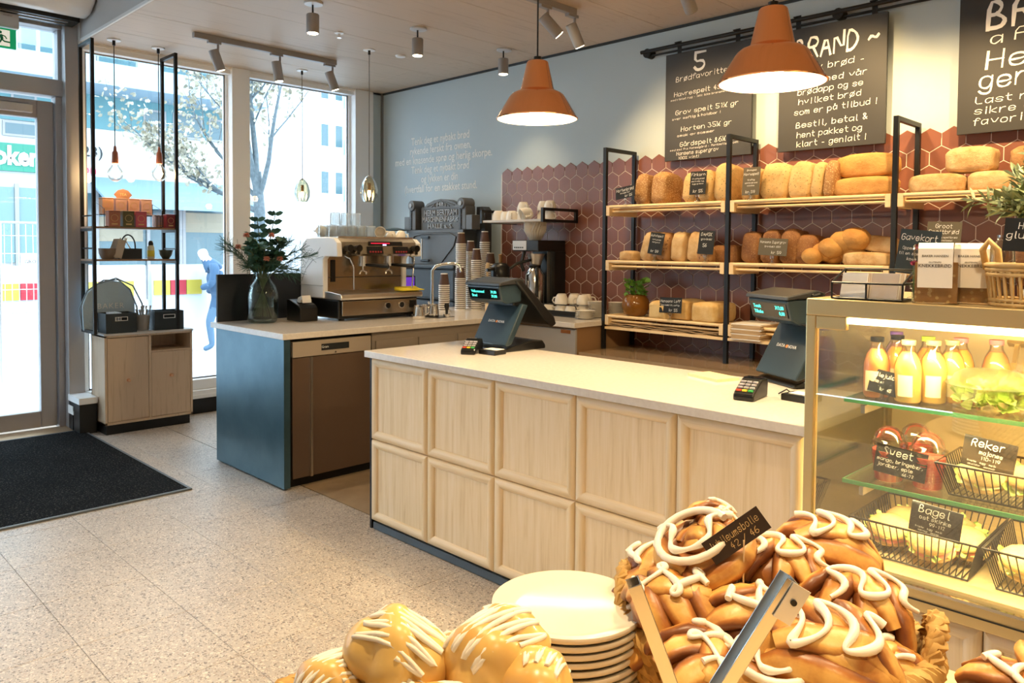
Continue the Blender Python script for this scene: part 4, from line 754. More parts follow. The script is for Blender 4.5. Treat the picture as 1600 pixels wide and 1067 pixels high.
# ================================================================ OLD OVEN
iron = M('grey cast iron', (.115, .12, .125), .5, .3, bmp=(40, .2)); ironl = M('worn iron letters', (.30, .305, .31), .45, .3); ironb = M('blackened iron', (.022, .025, .03), .45)
t = thing('antique_oven', 'antique cast iron bakery oven with embossed maker plate', 'oven', (-5.6, 4.6, .0))
MB().box(-.42, -.05, .1, .33, .26, 1.0).box(-.42, -.08, 1.0, .36, .26, 1.30).obj('body', ironb, t, bevel=.03); MB().box(-.44, -.1, 1.29, .36, .26, 1.325).obj('ledge', ironb, t, bevel=.01)
MB().box(-.42, -.0, 1.325, .36, .26, 1.63).obj('door_plate', iron, t); MB().tube([(-.36, -.004, 1.34), (-.38, -.004, 1.5), (-.33, -.004, 1.59), (-.2, -.004, 1.61), (.2, -.004, 1.61), (.28, -.004, 1.58), (.25, -.004, 1.5), (.08, -.004, 1.35)], .008, 6).obj('door_bead', iron, t, smooth=60)
for z in (1.36, 1.575): MB().tube([(-.16, 0, z), (-.16, -.05, z), (-.05, -.05, z)], .013, 8).obj('handle_bracket', ironb, t, smooth=60)
MB().tube([(-.155, -.05, 1.36), (-.155, -.05, 1.575)], .007, 8).obj('handle_rod', steel, t, smooth=60); MB().box(-.44, -.01, 1.62, .38, .26, 1.645).obj('cornice', iron, t)
pl = MB().prism([(-.29, 1.645), (.29, 1.645), (.29, 1.85), (.27, 1.87), (.25, 1.86), (.2, 1.895), (.1, 1.925), (0, 1.935), (-.1, 1.925), (-.2, 1.895), (-.25, 1.86), (-.27, 1.87), (-.29, 1.85)], .05, .12, 'y').obj('maker_plate', iron, t)
MB().box(-.27, .04, 1.846, .27, .05, 1.856).tube([(-.2, .048, 1.872), (0, .048, 1.915), (.2, .048, 1.872)], .005, 6).tube([(-.13, .048, 1.862), (-.08, .048, 1.89), (-.08, .048, 1.862)], .005, 6).tube([(.13, .048, 1.862), (.08, .048, 1.89), (.08, .048, 1.862)], .005, 6).obj('plate_relief', iron, pl, smooth=60)
for s, sz, z, wd in (('HERM BERTRAM', .075, 1.805, .47), ('MASCHINENFABRIK', .07, 1.742, .53), ('HALLE a. S.', .06, 1.68, .36), ('HB', .05, 1.885, .09)): text(s, sz, ironl, pl, (0, .049, z), ext=.008, bold=.001, width=wd, name='embossed_lettering')
for s in (-1, 1):
    q = MB().box(s*.36-.055, .0, 1.645, s*.36+.045, .12, 1.86).obj('pilaster', iron, t, bevel=.008); MB().cyl((s*.36, -.02, 1.88), .05, .13, 24, ax='y').obj('roller', iron, t, smooth=50, bevel=.006); MB().cyl((s*.36, -.03, 1.88), .02, .02, 14, ax='y').obj('roller_pin', ironl, t)
    m = MB(); [m.cyl((s*.36-.02, -.008, 1.66+k*.022), .012, .012, 8, ax='y') for k in range(9)]; m.obj('chain', ironb, t, smooth=50)
    B(s*.45-.04, .0, 1.645, s*.45+.04, .1, 1.775).obj('corner_block', iron, t, bevel=.004)
MB().prism([(.42, 1.3), (.53, 1.3), (.53, 1.82), (.5, 1.85), (.42, 1.85)], .12, .2, 'y').obj('side_plate', ironb, t); MB().lathe([(.11, 0), (.12, .01), (.02, .03)], (-.5, -.1, 1.64), 24).obj('lid', M('blue grey lid', (.09, .14, .16), .4, .4), t, smooth=50)

# ================================================================ ESPRESSO MACHINE
mw = M('white enamel', (.88, .89, .90), .25); warmsteel = M('warm brushed steel', (.40, .345, .28), .24, 1)
E0 = (-4.70, 2.98, .957); t = thing('espresso_machine', 'white sided two group espresso machine on the bar worktop', 'espresso machine', E0)
MB().box(-.46, .01, .014, -.02, .71, .15).obj('base', blackp, t, bevel=.01); B(-.02, .03, .035, .0, .69, .14).obj('base_front', warmsteel, t, bevel=.004)
for x, y in ((-.42, .06), (-.42, .66), (-.06, .06), (-.06, .66)): MB().cyl((x, y, 0), .022, .032, 14).obj('foot', blackp, t)
MB().prism([(-.47, .15), (.03, .15), (.035, .165), (.03, .19), (-.12, .205), (-.47, .205)], 0, .72, 'y').obj('drip_tray', steel, t, bevel=.004)
MB().box(-.46, .03, .2, -.20, .69, .47).obj('back_splash', warmsteel, t); B(-.2, .03, .30, -.196, .69, .305).obj('splash_seam', blackp, t)
MB().prism([(-.48, .46), (-.03, .46), (.0, .475), (-.02, .56), (-.05, .585), (-.12, .59), (-.48, .59)], .03, .69, 'y').obj('head', warmsteel, t, smooth=25)
for y0 in (-.012, .69):
    q = MB().prism([(-.5, .155), (-.5, .46), (-.47, .55), (-.41, .59), (-.12, .595), (-.05, .585), (-.005, .555), (.005, .455), (-.16, .455), (-.185, .43), (-.185, .155)], y0, y0+.042, 'y').obj('side_panel', mw, t, bevel=.008, seg=3)
    ys = y0-.001 if y0 < .1 else y0+.043
    MB().tube([(-.48, ys, .27), (-.42, ys, .36), (-.32, ys, .43), (-.18, ys, .456)], .002, 6).tube([(-.5, ys, .245), (-.185, ys, .245)], .002, 6).tube([(-.44, ys, .38), (-.36, ys, .45), (-.26, ys, .485), (-.22, ys, .52)], .0012, 5).obj('panel_groove', M('groove grey', (.35, .36, .38), .6), q)
dp = MB().prism([(-.008, .535), (-.016, .565), (-.019, .565), (-.011, .535)], .26, .56, 'y').obj('display', blackp, t)
m = MB(); [m.box(-.0125, .28+k*.012, .549, -.0105, .286+k*.012, .555) for k in range(14)]; m.obj('indicator_row', M('red led', (.5, .01, .02), .4, emit=((1, .02, .06), 1.6)), dp)
B(-.0085, .38, .536, -.006, .41, .545).obj('readout', M('blue led', (.3, .35, 1), .4, emit=((.4, .45, 1), 3)), dp)
for y0 in (.24, .47):
    q = MB().prism([(.004, .478), (-.010, .528), (-.013, .528), (.001, .478)], y0, y0+.14, 'y').obj('button_pad', blackp, t)
    for k in range(5):
        for j in range(2): MB().cyl((-.003-.011*j, y0+.025+k*.023, .49+.018*j), .007, .008, 10, ax='x').obj('button', chrome if j else M('red key', (.45, .04, .05), .4), q)
for y, in ((.07,), (.145,), (.66,)):
    q = MB().cyl((-.006, y, .515), .021, .045, 18, ax='x').cyl((.028, y, .515), .025, .016, 18, ax='x').obj('steam_knob', blackp, t, smooth=40); MB().box(.02, y-.007, .47, .04, y+.007, .515).obj('knob_grip', blackp, q)
for y in (.27, .50):
    g_ = MB().cyl((-.10, y, .405), .036, .055, 20).cyl((-.10, y, .385), .042, .024, 20).obj('group_head', chrome, t, smooth=40); MB().tube([(-.06, y, .395), (.0, y+.03, .392), (.09, y+.09, .385)], [.010, .013, .016], 10).obj('portafilter_handle', blackp, g_, smooth=50)
    MB().tube([(-.1, y, .385), (-.1, y, .355), (-.1, y-.025, .345), (-.1, y-.03, .325)], .009, 8).tube([(-.1, y, .355), (-.1, y+.025, .345), (-.1, y+.03, .325)], .009, 8).obj('spout', chrome, g_, smooth=50)
for y, d in ((.085, .02), (.655, -.02)): MB().tube([(-.05, y, .46), (.015, y, .44), (.03, y+d, .38), (.02, y+d*1.4, .22)], .006, 8).obj('steam_wand', chrome, t, smooth=50)
B(-.1955, .06, .27, -.192, .095, .43).obj('water_gauge', blackp, t, bevel=.01)
for y, in ((.42,), (.545,)): q = MB().cyl((.0, y, .095), .026, .006, 24, ax='x').obj('pressure_gauge', chrome, t, smooth=40); MB().cyl((.005, y, .095), .021, .003, 24, ax='x').obj('gauge_face', blackp, q)
B(.0, .62, .07, .004, .68, .125).obj('switch_plate', blackp, t)
m = MB(); [m.box(-.14, .04+k*.0165, .589, -.06, .048+k*.0165, .5965) for k in range(39)]; m.box(-.06, .03, .586, -.054, .69, .6); m.obj('cup_rail', steel, t)
EZ = .957+.594
gl = MB().lathe([(.03, 0), (.036, .004), (.038, .09), (.0365, .09), (.0345, .01), (.001, .008)], n=18, wob=lambda a, z: 1+.03*math.sin(9*a+z*90)).obj('drinking_glass', glass('pressed glass', (.96, .98, .98), .25, .1, .16), smooth=40); n_ = 0
for i, (x, y, z, lab) in enumerate([(-4.92, 3.07+k*.083, 0, 'upturned patterned glass in the front row on the espresso machine') for k in range(5)] + [(-5.02, 3.05+k*.085, 0, 'upturned patterned glass in the rear row on the espresso machine') for k in range(5)] + [(-4.965, 3.12+k*.09, .0925, 'upturned patterned glass in the upper row on the espresso machine') for k in range(3)]):
    o = gl if i == 0 else dup(gl); o.location = (x, y, EZ+z+.09); o.rotation_euler = (PI, 0, i*.7); tag(o, lab, 'glass', ('front', 'rear')[i//5]+' row of glasses' if i < 10 else 'upper row of glasses')
for k, (x, y, r, lab) in enumerate(((-4.86, 3.45, (PI*.55, 0, .9), 'cream cup on its side next to the glasses'), (-4.84, 3.53, (PI, 0, -.3), 'cream cup upside down, middle of three on the machine'), (-4.83, 3.62, (PI*.9, .1, .6), 'cream cup at the right end of the machine top'), (-5.05, 3.03, (PI*.55, 0, 3.6), 'cup lying at the rear left of the machine top'), (-5.10, 3.11, (PI*.6, 0, 3.0), 'cup lying behind the glasses'))): cup((x, y, EZ+.052), r, lab, 'cups on the espresso machine', 1.0)
tag(MB().prism([(-.05, 0), (.05, .0), (.055, .006), (.0, .012), (-.05, .03), (-.055, .012)], -.11, .11, 'y').obj('yellow_cloth', M('yellow cloth', (.75, .60, .03), .9), loc=(-4.70, 3.60, 1.157), rot=(0, 0, .15), bevel=.003), 'folded yellow cloth lying on the drip tray', 'cloth')
# jugs, knock box, tap
def jug(loc, rz, lab, s=1.0):
    t = thing('milk_jug', lab, 'jug', loc, rz, 'steel milk jugs'); MB().lathe([(.042*s, 0), (.046*s, .006), (.046*s, .03*s), (.037*s, .085*s), (.039*s, .10*s), (.036*s, .10*s), (.034*s, .085*s), (.04*s, .01)], n=24).obj('body', chrome, t, smooth=50); MB().tube([(.038*s, 0, .09*s), (.07*s, 0, .088*s), (.075*s, 0, .05*s), (.045*s, 0, .03*s)], .005, 8).obj('handle', chrome, t, smooth=60)
jug((-4.50, 3.535, .957), .75, 'steel milk jug nearest the espresso machine'); jug((-4.56, 3.72, .959), 2.5, 'steel milk jug on the dark pad behind the first', .95); jug((-4.62, 3.68, .959), 2.0, 'small steel milk jug half hidden behind the others', .9)
tag(B(-.16, -.1, 0, .12, .1, .002).obj('counter_pad', blackp, loc=(-4.58, 3.74, .957), rot=(0, 0, .2)), 'dark rubber pad under the milk jugs', 'pad'); t = thing('tamper', 'black coffee tamper standing by the milk jugs', 'tamper', (-4.50, 3.80, .959)); MB().cyl((0, 0, 0), .028, .02, 20).obj('base', chrome, t); MB().lathe([(.01, .02), (.012, .05), (.02, .08), (.016, .1)], n=16).obj('handle', blackp, t, smooth=50)
t = thing('tap', 'chrome gooseneck tap behind the milk jugs', 'tap', (-4.86, 3.95, .957)); MB().cyl((0, 0, 0), .022, .03, 16).obj('base', chrome, t); MB().tube([(0, 0, .02), (0, 0, .34), (.02, .02, .375), (.06, .06, .392), (.12, .12, .40), (.155, .155, .385), (.165, .165, .33)], .012, 10).obj('spout', chrome, t, smooth=60); MB().tube([(.0, -.02, .05), (.03, -.06, .09)], .008, 8).obj('lever', chrome, t)
t = thing('purple_carton', 'black carton with purple label beside the oven', 'carton', (-4.98, 3.75, .957)); B(-.08, -.06, 0, .08, .06, .30).obj('box', blackp, t); B(.08, -.05, .2, .081, .05, .29).obj('label_print', M('violet label glow', (.10, .03, .35), .4, emit=((.2, .06, .8), .4)), t)  # violet light on the label is put in as a glow of its own
# paper cups
cupb = M('brown paper cup', (.085, .042, .03), .6); cupw = M('cup white', (.80, .76, .70), .6); m = MB(); m.lathe([(.0435, .006), (.030, .098)], n=20, cap=False); m.k = 1; m.lathe([(.0450, 0), (.0462, .003), (.0450, .0105), (.0435, .0105)], n=20, cap=False); m.lathe([(.030, .098), (.0305, .104), (.027, .105), (.001, .1045)], n=20, cap=False)
pc = m.obj('paper_cup', [cupb, cupw], smooth=40); fst = True
for nm, x, y, zt in (('in the tallest stack at the back, behind the front stack', -5.06, 4.43, 1.628), ('in the front stack left of the register', -4.953, 4.33, 1.331), ('in the short stack beside the tap', -4.95, 4.15, 1.279), ('in the stack half hidden at the back', -5.08, 4.56, 1.557), ('in the stack just left of the register screen', -4.85, 4.42, 1.488), ('in the tall stack against the blue wall', -5.05, 4.70, 1.632), ('in the stack at the tile edge', -4.87, 4.60, 1.445)):
    n_ = int((zt-.957-.105)/.0172)
    for k in range(n_+1):
        o = pc if fst else dup(pc); fst = False; o.location = (x+rnd.uniform(-.0008, .0008), y+rnd.uniform(-.0008, .0008), .957+k*.0172); tag(o, 'upturned brown paper cup '+nm, 'paper cup', 'paper cups '+nm)
tag(MB().tube([(0, 0, 0), (0, 0, .33), (0, .0, .36), (.005, .005, .40)], [.011, .010, .02, .016], 10).obj('wooden_pestle', shelfw, loc=(-4.80, 4.50, .957), smooth=60), 'pale wooden pestle standing among the cup stacks', 'pestle')
tag(B(-.03, -.03, 0, .03, .03, .07).obj('sugar_box', shelfw, loc=(-4.55, 4.3, .957), bevel=.003), 'small wooden box behind the left register', 'box')
# coffee brewer and pump pot
t = thing('coffee_brewer', 'tall black and steel filter coffee brewer against the tiles', 'coffee maker', (-4.36, 4.52, .957)); MB().box(-.16, 0, .50, .13, .33, .59).obj('top_unit', blackp, t, bevel=.008); B(-.155, -.004, .51, .0, 0, .585).obj('front_plate', M('pale plate', (.66, .66, .66), .35), t); m = MB(); [m.box(-.135+k*.022, -.007, .525, -.122+k*.022, -.004, .535) for k in range(5)]; m.obj('switches', blackp, t)
MB().box(-.12, .2, .03, .13, .33, .5).obj('column', blackp, t); MB().box(-.16, 0, 0, .13, .33, .035).obj('base', blackp, t, bevel=.006); B(.07, .17, .035, .076, .2, .5).obj('steel_strip', steel, t)
MB().lathe([(.035, .37), (.04, .38), (.075, .48), (.072, .48), (.038, .385)], (.0, .11, 0), 24).obj('filter_funnel', steel, t, smooth=50); MB().tube([(.0, .05, .43), (-.05, -.06, .40), (-.09, -.1, .36)], .012, 8).obj('funnel_handle', blackp, t, smooth=60); MB().tube([(-.06, .04, .5), (-.08, .02, .4), (-.05, .02, .34)], .014, 8).obj('hose', blackp, t, smooth=60)
t = thing('thermos_jug', 'steel thermos jug standing in the coffee brewer', 'thermos', (-4.36, 4.62, .992)); MB().lathe([(.075, 0), (.08, .01), (.08, .27), (.06, .31), (.045, .33)], n=28).obj('body', chrome, t, smooth=50); MB().lathe([(.047, .33), (.05, .35), (.02, .365)], n=20).obj('lid', blackp, t, smooth=50); MB().tube([(.05, -.04, .32), (.11, -.09, .33), (.13, -.11, .25), (.08, -.06, .1)], .012, 8).obj('handle', blackp, t, smooth=60)
t = thing('pump_pot', 'black topped pump coffee pot left of the brewer', 'thermos', (-4.54, 4.40, .957)); MB().lathe([(.07, 0), (.075, .01), (.075, .29)], n=28).obj('body', chrome, t, smooth=50); MB().lathe([(.078, .29), (.08, .31), (.078, .37), (.05, .40), (.02, .405)], n=24).obj('pump_head', blackp, t, smooth=50); MB().lathe([(.014, .40), (.018, .47), (.012, .475)], n=14).obj('plunger', M('bronze knob', (.25, .14, .06), .3, .5), t); MB().tube([(0, -.07, .36), (-.02, -.13, .345)], .015, 8).obj('spout', blackp, t, smooth=60)
fp = M('filter paper', (.80, .75, .67), .85)
for i in range(7): tag(MB().lathe([(.045, 0), (.05, .002), (.088, .078), (.085, .078), (.047, .006)], n=72, wob=lambda a, z: 1+(.02+z*1.1)*math.sin(22*a)).obj('paper_filter', fp, loc=(-4.37, 4.63, 1.549+i*.012), rot=(0, 0, i*.05), smooth=60), 'fluted white paper filter in the stack on the coffee brewer', 'coffee filter', 'paper filters on the brewer')
# cup tray and saucers on the back counter
t = thing('cup_tray', 'black tray with wire handle holding upturned cups', 'tray', (-3.98, 4.62, .957)); MB().box(-.21, -.14, 0, .19, .2, .008).box(-.21, -.14, .008, .19, -.13, .045).box(-.21, .19, .008, .19, .2, .045).box(-.21, -.13, .008, -.2, .19, .045).box(.18, -.13, .008, .19, .19, .045).obj('pan', blackp, t, bevel=.003); MB().tube([(-.2, -.135, .04), (-.2, -.135, .09), (.165, -.135, .09), (.18, -.135, .075), (.18, -.135, .04)], .004, 8).obj('wire_handle', black, t, smooth=60)
g = 'upturned cups in the black tray'
for i, (x, y, k) in enumerate(((-4.13, 4.54, 0), (-3.90, 4.54, 0), (-4.02, 4.56, 0), (-4.02, 4.56, 1), (-4.10, 4.66, 0), (-4.10, 4.66, 1), (-3.99, 4.68, 0), (-3.99, 4.68, 1), (-3.88, 4.66, 0), (-3.88, 4.66, 1), (-4.05, 4.76, 0), (-4.05, 4.76, 1), (-3.93, 4.76, 1), (-3.93, 4.76, 0))): cup((x, y, .966+.078*(k+1)), (PI, 0, i*1.1), 'upturned white cup standing in the black tray' if not k else 'upturned white cup stacked on another in the tray', g if not k else 'cups stacked higher in the tray', 1.22)
sm = MB().lathe([(.035, 0), (.04, .002), (.072, .012), (.074, .014), (.07, .0145), (.035, .006)], n=28).obj('saucer', ceramic, smooth=50); fst = True
for x, y, n_, nm in ((-3.70, 4.47, 7, 'in the low stack at the counter front'), (-3.72, 4.64, 14, 'in the taller stack behind the steel post'), (-3.625, 4.77, 13, 'in the stack beside the basil pot')):
    for k in range(n_): o = sm if fst else dup(sm); fst = False; o.location = (x+rnd.uniform(-.002, .002), y, .957+k*.0085); tag(o, 'white saucer '+nm, 'saucer', 'saucers '+nm)
# ================================================================ VASE, PRINTER, SCREEN
tag(B(-5.225, 2.335, .957, -5.205, 2.99, 1.285).obj('splash_screen', M('black blue screen', (.006, .010, .018), .4)), 'dark upright screen panel behind the flower vase', 'screen')
t = thing('receipt_printer', 'black receipt printer between the vase and espresso machine', 'printer', (-4.93, 2.83, .957)); MB().prism([(-.1, 0), (.09, 0), (.09, .09), (.06, .115), (-.06, .15), (-.1, .15)], -.07, .07, 'y').obj('case', blackp, t, bevel=.006); MB().prism([(-.02, .135), (.02, .13), (.05, .16), (.055, .135), (.06, .13), (.06, .15), (.045, .18), (.0, .165)], -.035, .035, 'y').obj('paper_slip', paper, t)
t = thing('flower_vase', 'large clear glass jar of pine, leaves and pink flowers', 'vase', (-4.985, 2.555, .957)); MB().lathe([(.07, 0), (.092, .008), (.103, .035), (.105, .20), (.09, .255), (.06, .29), (.052, .31), (.058, .335), (.055, .335), (.049, .31), (.057, .288), (.086, .252), (.1005, .20), (.0985, .035), (.07, .012)], n=40, cap=False).obj('jar', glass('bottle glass', (.80, .88, .88), .08), t, smooth=60)
MB().lathe([(.001, .014), (.096, .03), (.098, .1), (.001, .1)], n=32, cap=False).obj('water', glass('vase water', (.62, .70, .64), .0), t, smooth=60)
pine = M('dark pine green', (.025, .085, .06), .6); lg = M('dark leaf green', (.03, .10, .07), .45); stm = MB(); lv = MB(); nd = MB(); fl = MB(); r4 = random.Random(8)
def sprig(tip, kind):
    tip = Vector(tip); a = Vector((tip.x*-.25, tip.y*-.25, .04)); b = Vector((tip.x*.12, tip.y*.12, .31)); ps = []
    for k in range(11):
        u = k/10; ps.append(a.lerp(b, u/.45) if u < .45 else b.lerp(tip, (u-.45)/.55) + Vector((0, 0, .035*math.sin(PI*(u-.45)/.55))))
    stm.tube(ps, .0028, 5); return ps
for tip in ((.05, .07, .74), (-.03, -.02, .70)):
    ps = sprig(tip, 0)
    for k, p in enumerate(ps[5:]):
        for s in (-1, 1): leafq(lv, p, Vector((.707*s, .707*s, .35)), .10-.008*k, .7, .1, (1.15,)); leafq(lv, p, Vector((.5*s, -.6*s, .5)), .08-.006*k, .6, .1)
for i in range(14):
    a = r4.uniform(0, 6.28); r = r4.uniform(.06, .16); ps = sprig((r*math.cos(a), r*math.sin(a), r4.uniform(.42, .60)), 1)
    for p in ps[6:]:
        for _ in range(3): a2 = r4.uniform(0, 6.28); leafq(lv, p, Vector((math.cos(a2), math.sin(a2), r4.uniform(-.1, .7))), r4.uniform(.05, .08), .75, .15)
for tip in ((.15, .20, .50), (.20, .24, .46), (-.17, -.18, .50), (-.20, -.16, .54), (.10, .20, .36), (.16, .02, .40), (.05, -.14, .38), (.14, .12, .55), (.12, .16, .32)):
    ps = sprig(tip, 2)
    for p in ps[6:]:
        for _ in range(26):
            d = Vector((r4.gauss(0, 1), r4.gauss(0, 1), r4.gauss(0, .8))) + (Vector(tip)-Vector((0, 0, .35)))*5; d.normalize(); nd.tube([p, p+d*r4.uniform(.045, .085)], .0011, 3)
for tip in ((.09, .02, .60), (-.13, -.11, .52), (.06, .09, .575), (.10, -.02, .44), (.13, .06, .44), (-.07, -.08, .60)):
    ps = sprig(tip, 3); c = Vector(tip)
    for k in range(22): a = k*2.4; leafq(fl, c, Vector((math.cos(a), math.sin(a), 1-.09*k)), .026, .9, .3, .3)
stm.obj('stems', M('stem green', (.09, .12, .05), .6), t, smooth=60); lv.obj('leaves', lg, t, smooth=60); nd.obj('pine_needles', pine, t); fl.obj('blossoms', M('pink petals', (.75, .36, .28), .6), t, smooth=60)
# ================================================================ REGISTERS ON THE SERVICE COUNTER
till = M('blue black plastic', (.018, .035, .05), .3); lcd = M('teal lcd', (.05, .6, .5), .4, emit=((.10, 1, .78), 1.6)); orange = M('orange mark', (.8, .25, .03), .5)
def register(loc, rz, lab, l1, l2):
    t = thing('cash_register', lab, 'cash register', loc, rz, 'cash registers'); w = .135
    MB().prism([(0, 0), (.0, .012), (.05, .028), (.20, .05), (.28, .045), (.30, .02), (.30, 0)], -w*.93, w*.93, 'x').obj('base', blackp, t, bevel=.006)
    q = MB().prism([(.0, .035), (.012, .03), (.045, .04), (.16, .24), (.12, .25)], -w, w, 'x').obj('stand', till, t, bevel=.006); B(-.045, -.002, .1, .045, .0, .104)
    text('DATA   NOVA', .020, chalk, q, (0, .054, .152), (PI/2-.49, 0, 0), ext=.0003); MB().cyl((0, 0, 0), .007, .001, 14).obj('logo_dot', orange, q, loc=(.003, .054, .152), rot=(PI/2-.49, 0, 0))
    MB().prism([(.08, .24), (.18, .22), (.22, .28), (.1, .3)], -w*.75, w*.75, 'x').obj('hinge', blackp, t, bevel=.008)
    h = MB().prism([(-.015, .265), (.02, .25), (.12, .26), (.12, .355), (-.035, .345), (-.035, .335)], -w*1.02, w*.92, 'x').obj('customer_display', till, t, bevel=.006)
    fx = lambda f_: -.015-.02*f_
    MB().prism([(-.0185, .275), (-.033, .330), (-.036, .330), (-.0215, .275)], -w*.93, w*.83, 'x').obj('screen', M('display black', (.004, .006, .008), .15), h)
    for i, (a, b) in enumerate((l1, l2)):
        z = .312-.022*i; y = -.0325+.0058*i; text(a, .021, lcd, h, (-w*.78, y, z), (PI/2+.26, 0, 0), 'LEFT', .0003); text(b, .021, lcd, h, (w*.72, y, z), (PI/2+.26, 0, 0), 'RIGHT', .0003)
    MB().prism([(-.045, .345), (-.04, .362), (.09, .385), (.13, .375), (.13, .355), (.0, .350)], -w*1.08, w*1.0, 'x').obj('hood', M('grey brown hood', (.022, .022, .024), .35), h, bevel=.004)
    MB().prism([(.06, .37), (.10, .38), (.345, .17), (.36, .13), (.33, .115), (.30, .13)], -w*1.1, w*1.1, 'x').obj('touch_screen', blackp, t, bevel=.008)
    return t
register((-2.975, 2.80, .94), -.05, 'cash register at the far end of the service counter', ('Velkommen!', '39,00'), ('Brød', '39,00'))
register((-1.455, 2.955, .94), -.5, 'cash register beside the glass display case', ('Totalt', '313,00'), ('Tilbake', '0,00'))
def cardterm(loc, rz, lab):
    t = thing('card_terminal', lab, 'card terminal', loc, rz, 'card terminals'); q = MB().prism([(-.065, 0), (-.065, .02), (-.055, .03), (.03, .07), (.085, .068), (.095, .05), (.09, 0)], -.038, .038, 'x').obj('case', blackp, t, bevel=.006)
    n_ = Vector((0, -.04, .085)).normalized(); m3 = [MB() for _ in range(4)]
    for i in range(3):
        for j in range(4):
            y = -.048+.017*j; z = .0325+(y+.055)*.47; m3[(1+i) if j == 0 else 0].cbox(((i-1)*.022, y, z), (.017, .011, .006))
    for m, mt, nm in zip(m3, (M('key grey', (.55, .52, .58), .5), M('key red', (.7, .08, .04), .5), M('key yellow', (.8, .65, .05), .5), M('key green', (.05, .45, .12), .5)), ('number_keys', 'cancel_key', 'clear_key', 'enter_key')): m.obj(nm, mt, q)
    MB().prism([(.028, .0705), (.08, .0695), (.08, .071), (.028, .0725)], -.032, .032, 'x').obj('screen', M('terminal screen', (.01, .01, .012), .1), q)
cardterm((-2.955, 2.66, .94), .55, 'card terminal beside the far cash register'); cardterm((-1.375, 2.60, .94), .15, 'card terminal in front of the near cash register')
for loc, rz, lab in (((-2.86, 2.72, .94), .1, 'low black box with white top beside the far register'), ((-1.225, 2.70, .94), -.1, 'low black box with white top beside the display case')):
    t = thing('receipt_box', lab, 'box', loc, rz); B(-.055, -.045, 0, .055, .045, .024).obj('case', blackp, t, bevel=.003); B(-.035, -.028, .024, .05, .035, .0265).obj('notepad', paper, t)
tag(B(-.09, -.06, 0, .09, .06, .012).obj('note_block', shelfw, loc=(-1.70, 2.90, .94), rot=(0, 0, -.3)), 'pale pad of paper behind the near card terminal', 'notepad')
tag(MB().tube([(0, 0, .006), (.04, -.02, .03), (.07, -.01, .006), (.1, .03, .006), (.05, .06, .006)], .003, 6).obj('cable', blackp, loc=(-1.33, 2.74, .94), smooth=60), 'thin black cable looping by the near register', 'cable')

# ================================================================ GLASS DISPLAY CASE
champ = M('champagne steel', (.72, .57, .30), .3, .8); champl = M('pale champagne steel', (.74, .61, .36), .35, .5)
CX, CY = -1.025, 2.305
t = thing('display_case', 'refrigerated glass display case with champagne metal frame', 'display case', (CX, CY, 0)); DC = t
B(.01, .06, 0, 1.9, .66, .466).obj('carcass', darkv, t); B(.0, .045, 0, 1.9, .06, .04).obj('plinth', black, t)
for i in range(4): panel(t, .011+i*.4665, .042, .035)
MB().box(-.005, -.005, .481, 1.9, .68, .545).obj('base_rail', champ, t, bevel=.003); B(-.004, -.009, .512, 1.9, -.004, .515).obj('rail_line', darkv, t); B(.0, -.012, .543, 1.9, .02, .551).obj('glass_bead', chrome, t)
B(.02, .02, .545, 1.9, .66, .560).obj('deck', champl, t)
MB().box(-.008, -.008, .545, .022, .022, 1.285).obj('corner_post', champ, t, bevel=.003); B(-.008, .66, .545, .02, .68, 1.334).obj('corner_post', champ, t)
MB().box(-.008, -.008, 1.285, 1.9, .03, 1.335).box(.022, -.006, 1.245, .112, .016, 1.285).obj('top_frame', champ, t, bevel=.003); MB().box(-.008, .03, 1.30, .022, .66, 1.335).obj('top_side_rail', champ, t)
B(.02, .03, 1.318, 1.9, .68, 1.334).obj('top_panel', champl, t); B(.02, .66, .56, 1.9, .68, 1.3).obj('back_wall', champl, t)
for x in (.45, .95, 1.45): B(x, .648, .57, x+.02, .66, 1.28).obj('door_stile', champ, t)
B(.022, .0, .552, 1.9, .006, 1.287).obj('front_pane', caseg, t); B(.002, .022, .552, .008, .65, 1.3).obj('side_pane', caseg, t)
B(.03, .03, .875, .034, .6, 1.27)
gedge = M('green glass edge', (.08, .30, .14), .15)
for z in (1.018, .768):
    s = B(.075, .095, z, 1.9, .55, z+.012).obj('glass_shelf', clearg, t); B(.075, .092, z, 1.9, .0949, z+.012).obj('shelf_edge', gedge, s); B(.072, .092, z, .0749, .55, z+.012).obj('shelf_edge', gedge, s)
    for x in (.12, 1.0): B(x, .1, z-.03, x+.012, .66, z-.006).obj('shelf_bracket', steel, t)
q = MB().box(.1, .035, 1.262, 1.85, .06, 1.284).obj('light_strip', M('led strip', (1, .9, .7), .5, emit=((1, .80, .45), 9)), t)
def strip(x, y, z, e, ln=1.6, tilt=.25):
    l = lamp('AREA', (x, y, z), e, (1, .72, .32), ln); l.data.shape = 'RECTANGLE'; l.data.size = ln; l.data.size_y = .03; l.rotation_euler = (tilt, 0, 0); l.parent = DC; l.matrix_parent_inverse = Matrix.Translation(DC.location).inverted()
strip(CX+.95, CY+.05, 1.258, 24); strip(CX+.95, CY+.12, 1.008, 12); strip(CX+.95, CY+.12, .758, 12)
gr = MB()
for k in range(34): gr.box(.42+k*.03, .50, 1.10, .432+k*.03, .515, 1.20)
gr.box(.40, .49, 1.09, 1.5, .52, 1.1).box(.40, .49, 1.2, 1.5, .52, 1.21); gr.xf(Matrix.Translation((0, .5, 1.1)) @ Matrix.Rotation(-.5, 4, 'X') @ Matrix.Translation((0, -.5, -1.1))).obj('cold_air_grille', champ, t)
